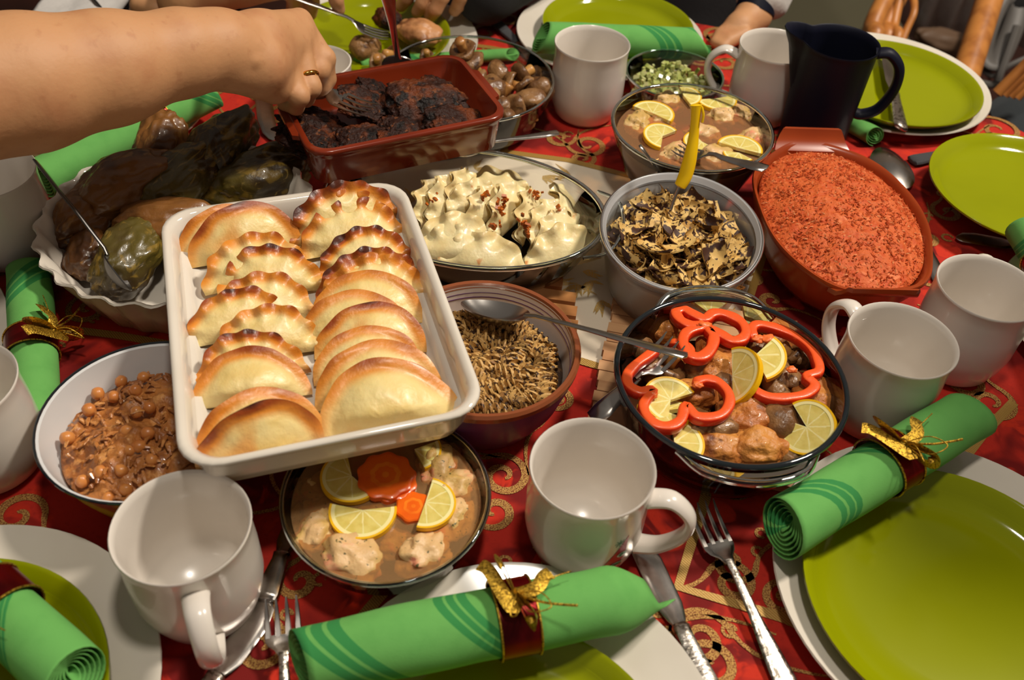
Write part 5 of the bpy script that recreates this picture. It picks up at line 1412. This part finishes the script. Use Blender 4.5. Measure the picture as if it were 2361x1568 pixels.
# the reaching right arm with the fork
W = deep(505, 112, .800)
MC = [deep(690, 50, .885), deep(697, 76, .878), deep(687, 102, .868), deep(660, 148, .857)]
fing = [[MC[0], deep(748, 135, .892), deep(754, 182, .908), deep(745, 207, .920)], [MC[1], deep(735, 160, .888), deep(740, 198, .905), deep(728, 212, .918)],
        [MC[2], deep(715, 200, .872), deep(704, 226, .892), deep(690, 216, .904)], [MC[3], deep(690, 222, .858), deep(682, 246, .876), deep(655, 240, .890)]]
pr_ = [(deep(-430, 268, .64), deep(-120, 216, .68), .046, .0485, .02), (deep(-120, 216, .68), deep(60, 192, .71), .0485, .0480, .02), (deep(60, 192, .71), deep(250, 158, .745), .0480, .0410, .02),
       (deep(250, 158, .745), deep(420, 122, .78), .0410, .0330, .02), (deep(420, 122, .78), deep(505, 112, .80), .0335, .0300, .015),
       (W, deep(600, 90, .835), .030, .024, .012), (W, deep(600, 150, .825), .028, .024, .012), (deep(600, 90, .835), MC[0], .024, .0125, .010), (deep(600, 95, .840), MC[1], .020, .0122, .010), (deep(600, 125, .83), MC[2], .022, .0122, .010), (deep(600, 150, .825), MC[3], .024, .0125, .010),
       (deep(540, 165, .808), deep(632, 196, .848), .0165, .0155, .010), (deep(560, 100, .85), deep(660, 140, .905), .020, .014, .012), (deep(632, 196, .848), deep(690, 160, .885), .014, .014, .010)]
for i, fp in enumerate(fing):
    s = (1.0, 1.02, 1.0, .9)[i]
    pr_ += chain(fp, [.0112 * s, .0098 * s, .0086 * s, .0074 * s], .0035)
    pr_.append((fp[1], fp[1] + Vector((0, 0, .0001)), .0104 * s, .0104 * s, .003))
pr_ += chain([deep(640, 130, .90), deep(715, 188, .93), deep(738, 210, .925)], [.012, .0105, .008], .004)
for a_, b_ in ((0, (600, 60, .838)), (1, (590, 85, .828)), (2, (590, 105, .818)), (3, (585, 140, .815))):                # raised tendons
    pr_.append((deep(b_[0], b_[1], b_[2] - .020), MC[a_] + Vector((-.002, -.006, .0045)), .003, .0055, .006))
pr_.append((deep(470, 70, .765), deep(640, 62, .842), .002, .003, .005))
person1 = skin_obj('person', pr_, 'skin', None, res=.0019)
tag(person1, 'bare right arm reaching in from the left with a fork over the cutlet dish', 'person')
fr_ = fing[2][1] - fing[2][0]; rc = fing[2][0] + fr_ * .74; rx_ = fr_.normalized(); ry_ = rx_.cross(Vector((0, 0, 1))).normalized(); rz_ = rx_.cross(ry_)
b = MB(); n = 40; prof = [(-.0024, .0103), (-.0014, .0114), (0, .0118), (.0014, .0114), (.0024, .0103)]
b.loft([[tuple(rc + rx_ * u + (ry_ * math.cos(2 * PI * j / n) + rz_ * math.sin(2 * PI * j / n)) * r) for j in range(n)] for u, r in prof + [prof[0]]], False, False)
tag(b.build('finger_ring', K['gold_smooth'], None), 'plain gold ring on the ring finger of the reaching hand', 'ring')
slv = skin_obj('sleeve', [(deep(-330, 250, .65), deep(-480, 275, .62), .062, .068), (deep(-480, 275, .62), Vector((-.78, .42, .52)), .068, .085)], 'grey_cloth', person1, res=.006)
GP = deep(745, 210, .922); FT = at(862, 266, .104)
fork('fork in the reaching hand lifting a cutlet', FT + (GP - FT).normalized() * .195, FT, L=.195, up=(.2, -.3, 1))
o = obj('cutlet', CUTS[1], None, None, at(838, 236, .096), (.35, .25, .6)); o.scale = (.95, .95, .95); tag(o, 'cutlet being lifted on the fork from the red-brown dish', 'cutlet', 'dark cutlets in the red-brown dish')


def sitter(label, x, y, mt, hands, res=.008, lean=0.0):
    """seated body below the shoulders, hands given as skin parts"""
    t = skin_obj('person', [(Vector((x, y, -.30)), Vector((x, y - .02, -.05)), .15, .145, .06), (Vector((x - .06, y - .02, -.05)), Vector((x - .08, y + .02, .20)), .12, .12, .06), (Vector((x + .06, y - .02, -.05)), Vector((x + .08, y + .02, .20)), .12, .12, .06),
                              (Vector((x - .08, y, -.31)), Vector((x - .12, y - .28, -.27)), .085, .065, .05), (Vector((x + .08, y, -.31)), Vector((x + .12, y - .28, -.27)), .085, .065, .05),
                              (Vector((x - .12, y - .28, -.27)), Vector((x - .12, y - .22, -.70)), .062, .05, .04), (Vector((x + .12, y - .28, -.27)), Vector((x + .12, y - .22, -.70)), .062, .05, .04)] + hands, mt, None, res=res, k=.05)
    return tag(t, label, 'person')


# diner at the back left: both hands over the plate
p2 = sitter('diner in black at the back left, hands over the green plate holding a fork', -.17, 1.63, 'black_cloth',
            [(Vector((-.36, 1.62, .2)), Vector((-.34, 1.46, .03)), .06, .05, .04), (Vector((.02, 1.62, .2)), Vector((.12, 1.46, .09)), .06, .055, .04), (Vector((.12, 1.46, .09)), at(1118, -14, .052), .055, .040, .03)])
Wl = at(1072, -58, .058)
ft = [[at(990, -75, .075), at(955, -30, .066), at(938, -5, .050), at(924, 14, .036)], [at(1015, -68, .075), at(990, -22, .066), at(974, 8, .050), at(962, 28, .036)], [at(1040, -55, .072), at(1020, -8, .064), at(1004, 22, .048), at(992, 38, .034)], [at(1075, -45, .066), at(1066, -8, .058), at(1058, 10, .046), at(1048, 24, .036)]]
hp_ = [(at(1112, -16, .048), Wl, .030, .026, .012)]
for i, fp in enumerate(ft): hp_ += [(Wl, fp[0], .022, .011, .010)] + chain(fp, [.0105, .0096, .0090, .0080], .0025)
hp_ += chain([Wl + Vector((-.03, 0, -.005)), at(975, -60, .05), at(945, -30, .035)], [.016, .012, .009], .004)
h_ = skin_obj('left_hand', hp_, 'skin', p2, res=.0021)
for fp in ft:
    me = blob(.0048, .0055, .0013, 3, .02, 1, 2, 0); me.materials.append(K['nail']); d = (fp[3] - fp[2]).normalized()
    o = obj('finger_nail', me, None, h_); aim(o, fp[3] + d * .001 + Vector((0, -.0012, .0070)), fp[3] + d * .02 + Vector((0, -.006, .004)))
Wr = at(560, -40, .085)
fr2 = [[at(735, -50, .105), at(765, -40, .10), at(775, 0, .080), at(781, 22, .066)], [at(700, -48, .102), at(715, -30, .095), at(720, 5, .070), at(716, 32, .052)], [at(680, -42, .095), at(698, -25, .085), at(704, -2, .066), at(700, 22, .050)], [at(655, -32, .085), at(672, -15, .078), at(678, 5, .06), at(674, 20, .048)]]
hp_ = [(Vector((-.345, 1.43, .04)), at(430, -8, .06), .036, .032, .02), (at(430, -8, .06), Wr, .032, .026, .012)]
for i, fp in enumerate(fr2): hp_ += [(Wr, fp[0], .022, .012, .010)] + chain(fp, [.0108, .0098, .0090, .0080], .0025)
hp_ += chain([Wr, at(690, -70, .08), at(750, -30, .07)], [.018, .012, .009], .004)
skin_obj('right_hand', hp_, 'skin', p2, res=.0022)
fork('fork in the diner\'s hand above the back left plate', at(640, -25, .095), at(892, 92, .034), L=.19)

# diner at the back centre: cuff, bracelet and hand on the table edge
p3 = sitter('diner in charcoal behind the back centre plate with a white cuff', .26, 1.70, 'grey_cloth', [(Vector((.42, 1.68, .2)), Vector((.50, 1.52, .05)), .06, .052, .04)])
wr = at(1738, 34, .022)
fa = at(1772, -70, .07)
hp_ = [(fa, wr, .026, .0225, .01), (wr, at(1705, 62, .018), .0225, .020, .012), (at(1705, 62, .018), at(1676, 76, .014), .017, .012, .008)]
for k_, dx in enumerate((-14, 0, 14, 26)): hp_ += chain([at(1700 + dx * .6, 60 + k_ * 6, .018), at(1668 + dx * .5, 80 + k_ * 5, .013), at(1656 + dx * .5, 98 + k_ * 3, .010)], [.0105, .009, .0075], .003)
skin_obj('right_hand', hp_, 'skin', p3, res=.0024)
cuff = skin_obj('shirt_cuff', [(at(1758, -14, .042), at(1790, -120, .085), .036, .046), (at(1788, 12, .030), at(1800, -40, .05), .018, .026)], 'white_cloth', p3, res=.004)
d_ = (wr - fa).normalized(); s_ = d_.cross(Vector((0, 0, 1))).normalized(); u_ = s_.cross(d_); cb = wr - d_ * .010
b = MB(); n = 40; b.loft([[tuple(cb + d_ * u + (s_ * math.cos(2 * PI * j / n) + u_ * math.sin(2 * PI * j / n)) * r) for j in range(n)] for u, r in ((-.008, .0235), (-.007, .0268), (.007, .0268), (.008, .0235), (-.008, .0235))], False, False)
tag(b.build('wrist_strap', K['pitcher'], None), 'dark strap round the wrist of the diner at the back centre', 'watch strap')

# diner at the far left behind the arm
p4 = sitter('diner in dark clothes at the top left behind the reaching arm', -.70, 1.62, 'black_cloth', [(Vector((-.52, 1.60, .2)), Vector((-.46, 1.44, .03)), .06, .05, .04)])
hw = at(362, -12, .045)
hp_ = [(Vector((-.47, 1.42, .04)), hw, .034, .028, .012)]
for k_ in range(4): hp_ += chain([hw, at(322 + 13 * k_, 12 + 3 * k_, .045), at(318 + 13 * k_, 26 + 4 * k_, .034), at(326 + 13 * k_, 42 + 4 * k_, .020)], [.02, .0115, .0098, .0084], .003)
skin_obj('left_hand', hp_, 'skin', p4, res=.0024)
b = MB(); v, f = [], []; ca, cb_ = at(80, 30, .004), at(300, 10, .004)
for i in range(25):
    for j in range(17):
        u, w_ = i / 24, j / 16; P = ca + (cb_ - ca) * u + Vector((-.0, .13, 0)) * w_ + Vector((0, -.03, 0)); v.append((P.x, P.y, .004 + .004 * (1 + nz(u * 3, w_ * 3, 0, 4)) + .003 * abs(math.sin(u * 7 + w_ * 2))))
for i in range(24):
    for j in range(16): a = i * 17 + j; f.append((a, a + 17, a + 18, a + 1))
b.add(v, f); o = b.build('cloth_napkin', K['white_cloth'], None, angle=None); md = o.modifiers.new('thickness', 'SOLIDIFY'); md.thickness = .002
tag(o, 'crumpled white cloth under the fork at the top left', 'cloth')

# unseen diner leaning in at the right, added to shade plate, napkin and mug
K['navy_cloth'] = mat('navy_wool', (34, 38, 52), .95, bump=((400, .4, .001),)); K['hair'] = mat('brown_hair', (62, 40, 26), .6, layers=(('noise', 60, .4, .7, (40, 24, 16), {'stretch': (1, 1, .15)}),), bump=((160, .8, .003),))
V_ = lambda *a: Vector(a)
shade_diner = skin_obj('person', [(V_(1.06, .66, -.28), V_(1.0, .66, -.02), .15, .14, .06), (V_(1.0, .60, -.02), V_(.89, .56, .22), .12, .10, .06), (V_(1.0, .72, -.02), V_(.89, .76, .22), .12, .10, .06), (V_(.87, .52, .27), V_(.87, .80, .27), .075, .075, .05),
                         (V_(.86, .47, .26), V_(.95, .40, .03), .055, .048, .04), (V_(.95, .40, .03), V_(.86, .50, -.16), .045, .036, .03), (V_(.86, .85, .26), V_(.95, .92, .03), .055, .048, .04), (V_(.95, .92, .03), V_(.86, .82, -.16), .045, .036, .03),
                         (V_(1.06, .57, -.31), V_(.84, .55, -.28), .085, .07, .05), (V_(1.06, .75, -.31), V_(.84, .77, -.28), .085, .07, .05), (V_(.84, .55, -.28), V_(.90, .55, -.69), .062, .05, .04), (V_(.84, .77, -.28), V_(.90, .77, -.69), .062, .05, .04)], 'navy_cloth', None, res=.008, k=.05)
shade_diner.location = (-.06, -.015, 0)
tag(shade_diner, 'unseen diner in navy added at the right to shade the table', 'person')
hd = skin_obj('head', [(V_(.84, .66, .31), V_(.755, .655, .43), .050, .048, .03), (V_(.735, .65, .56), V_(.69, .65, .555), .083, .080, .03), (V_(.70, .65, .52), V_(.655, .65, .475), .066, .042, .03), (V_(.628, .65, .55), V_(.607, .65, .512), .008, .013, .012), (V_(.632, .65, .475), V_(.626, .65, .468), .020, .018, .012),
                       (V_(.632, .622, .553), V_(.632, .618, .553), .012, .012, .008), (V_(.632, .678, .553), V_(.632, .682, .553), .012, .012, .008), (V_(.715, .568, .545), V_(.722, .562, .515), .016, .012, .006), (V_(.715, .732, .545), V_(.722, .738, .515), .016, .012, .006)], 'skin', shade_diner, res=.005)
skin_obj('hair', [(V_(.765, .65, .585), V_(.705, .65, .615), .090, .075, .03), (V_(.79, .61, .54), V_(.79, .69, .54), .055, .055, .03), (V_(.74, .575, .575), V_(.77, .575, .51), .028, .022, .02), (V_(.74, .725, .575), V_(.77, .725, .51), .028, .022, .02)], 'hair', hd, res=.005)
for y_ in (.622, .678):
    me = blob(.006, .009, .004, 2, 0, 1, 2, 0); me.materials.append(K['white_cloth']); e_ = obj('eye', me, None, hd, (.6205, y_, .551), (0, 1.2, 0))
me = blob(.005, .018, .004, 3, .05, 1, 3, 0); me.materials.append(K['nail']); obj('mouth', me, None, hd, (.612, .65, .482), (0, .6, 0))

# ------------------------------------------------------------------ beyond the table
K['olive'] = mat('olive_cushion', (70, 66, 46), .95, bump=((300, .4, .002),)); K['slate'] = mat('slate_cushion', (44, 50, 54), .95, bump=((300, .4, .002),))
K['drape'] = mat('grey_white_drape', (176, 166, 158), .9, bump=((20, .3, .01),)); K['grey_plastic'] = mat('grey_plastic', (92, 88, 84), .5)
t = thing('rattan_chair', 'rattan armchair with olive cushion at the back right', 'chair', (.62, 1.80, -.74))
T0 = Vector((.62, 1.80, -.74))
b = MB(); b.loft([rrect(.20, .26, .08, .40), rrect(.235, .28, .09, .42), rrect(.24, .285, .09, .46), rrect(.21, .26, .09, .49), rrect(.05, .05, .03, .495)]); o = b.build('seat_cushion', K['olive'], t); o.location = (-.09, 0, 0)
for q0, q1, q2, r in (((1995, 150, 1.72), (2012, 60, 1.72), (2050, -20, 1.74), .017), ((2022, 150, 1.76), (2042, 60, 1.76), (2080, -20, 1.78), .016), ((2048, 150, 1.74), (2060, 60, 1.75), (2075, -10, 1.76), .010)):
    pp = [deep(*q0) - T0, deep(*q1) - T0, deep(*q2) - T0]; pp = [Vector((pp[0].x - .04, pp[0].y, .0))] + pp
    b = MB(); b.tube(catmull(pp, 8), r, 12); b.build('arm_pole', K['rattan'], t)
b = MB(); b.tube(catmull([deep(2068, 125, 1.72) - T0, deep(2090, 70, 1.72) - T0, deep(2108, 25, 1.72) - T0, deep(2100, -12, 1.74) - T0, deep(2060, -15, 1.75) - T0], 8), .0065, 10); b.build('arm_loop', K['rattan'], t)
for x, y in ((-.28, -.22), (-.28, .24), (.12, .24)):
    b = MB(); b.tube([(x, y, 0), (x, y, .42)], .018, 10); b.build('leg', K['rattan'], t)
t = thing('rattan_chair', 'second rattan chair with slate cushion at the right edge', 'chair', (1.02, 1.32, -.74)); T0 = Vector((1.02, 1.32, -.74))
pa, pb2 = deep(2284, -10, 1.66) - T0, deep(2226, 175, 1.60) - T0
b = MB(); e = pb2 + (pb2 - pa) * 1.6; e.z = max(e.z, 0); b.tube([pa + (pa - pb2) * .4, pa, pb2, e], .0235, 14); b.build('back_post', K['rattan'], t)
for k_ in range(4):
    a0, a1 = deep(2300 + 14 * k_, 215 + 3 * k_, 1.45) - T0, deep(2420 + 14 * k_, 95 + 3 * k_, 1.40) - T0
    b = MB(); b.tube([a0, a1], .009, 10); b.build('side_pole', K['rattan'], t)
c_ = Vector((.93, 1.235, -.20)) - T0
b = MB(); b.loft([rrect(.17, .19, .07, -.03), rrect(.19, .21, .08, -.01), rrect(.19, .21, .08, .015), rrect(.17, .19, .07, .03), rrect(.03, .03, .02, .034)]); o = b.build('seat_cushion', K['slate'], t); o.location = c_; o.rotation_euler = (0, 0, -.12)
for x, y in ((-.18, -.2), (.2, -.2), (.2, .2)):
    b = MB(); b.tube([(c_.x + x, c_.y + y, 0), (c_.x + x, c_.y + y, c_.z - .02)], .018, 10); b.build('leg', K['rattan'], t)
da, db = deep(2085, 88, 2.35), deep(2420, 60, 2.30)
b = MB(); n = 60; v = []
for i in range(n + 1):
    u = i / n; p = da + (db - da) * u; wv = .012 * math.sin(u * 40) + .008 * math.sin(u * 17); v += [(p.x, p.y + wv, da.z), (p.x, p.y + wv * .6, da.z + .25), (p.x, p.y, .02), (p.x, p.y + .8, .03)]
b.add(v, [(i * 4 + j, i * 4 + 4 + j, i * 4 + 5 + j, i * 4 + 1 + j) for i in range(n) for j in range(3)])
o = b.build('sofa_cover', K['drape'], None, angle=None); md = o.modifiers.new('thickness', 'SOLIDIFY'); md.thickness = .004
tag(o, 'grey white cover hanging behind the rattan chairs', 'cover')
t = thing('shoulder_bag', 'grey bag with looped strap on the floor behind the right chair', 'bag', deep(2310, 150, 2.0))
L0 = t.location.copy()
b = MB(); b.tube([p - L0 for p in catmull([deep(2268, 110, 1.98), deep(2290, 30, 1.98), deep(2330, -30, 1.98), deep(2350, 10, 1.98), deep(2325, 90, 1.98), deep(2290, 150, 1.98)], 8, True)], .022, 12, .5, closed=True); b.build('strap', K['grey_plastic'], t)
me = blob(.03, .02, .10, 7, .1, 2, 3); me.materials.append(K['black_cloth']); obj('pocket', me, None, t, deep(2308, 65, 2.02) - L0, (0, .35, 0))
b = MB(); b.tube([p - L0 for p in catmull([deep(2255, 150, 2.0), deep(2290, 175, 1.98), deep(2330, 150, 1.96), deep(2400, 120, 1.95)], 8)], .006, 8); b.build('cord', K['grey_plastic'], t)
b = MB(); b.tube([p - L0 for p in catmull([deep(2240, 185, 2.0), deep(2290, 195, 1.98), deep(2310, 160, 1.96), deep(2345, 60, 1.95)], 8)], .008, 8); b.build('cord', K['grey_plastic'], t)
me = blob(.10, .035, .03, 12, .1, 2, 4); me.materials.append(mat('brown_shoe_leather', (96, 72, 52), .6)); tag(obj('shoe', me, None, None, deep(2190, 105, 2.1), (0, .35, .3)), 'brown shoe on the dark floor beneath the grey cover', 'shoe')
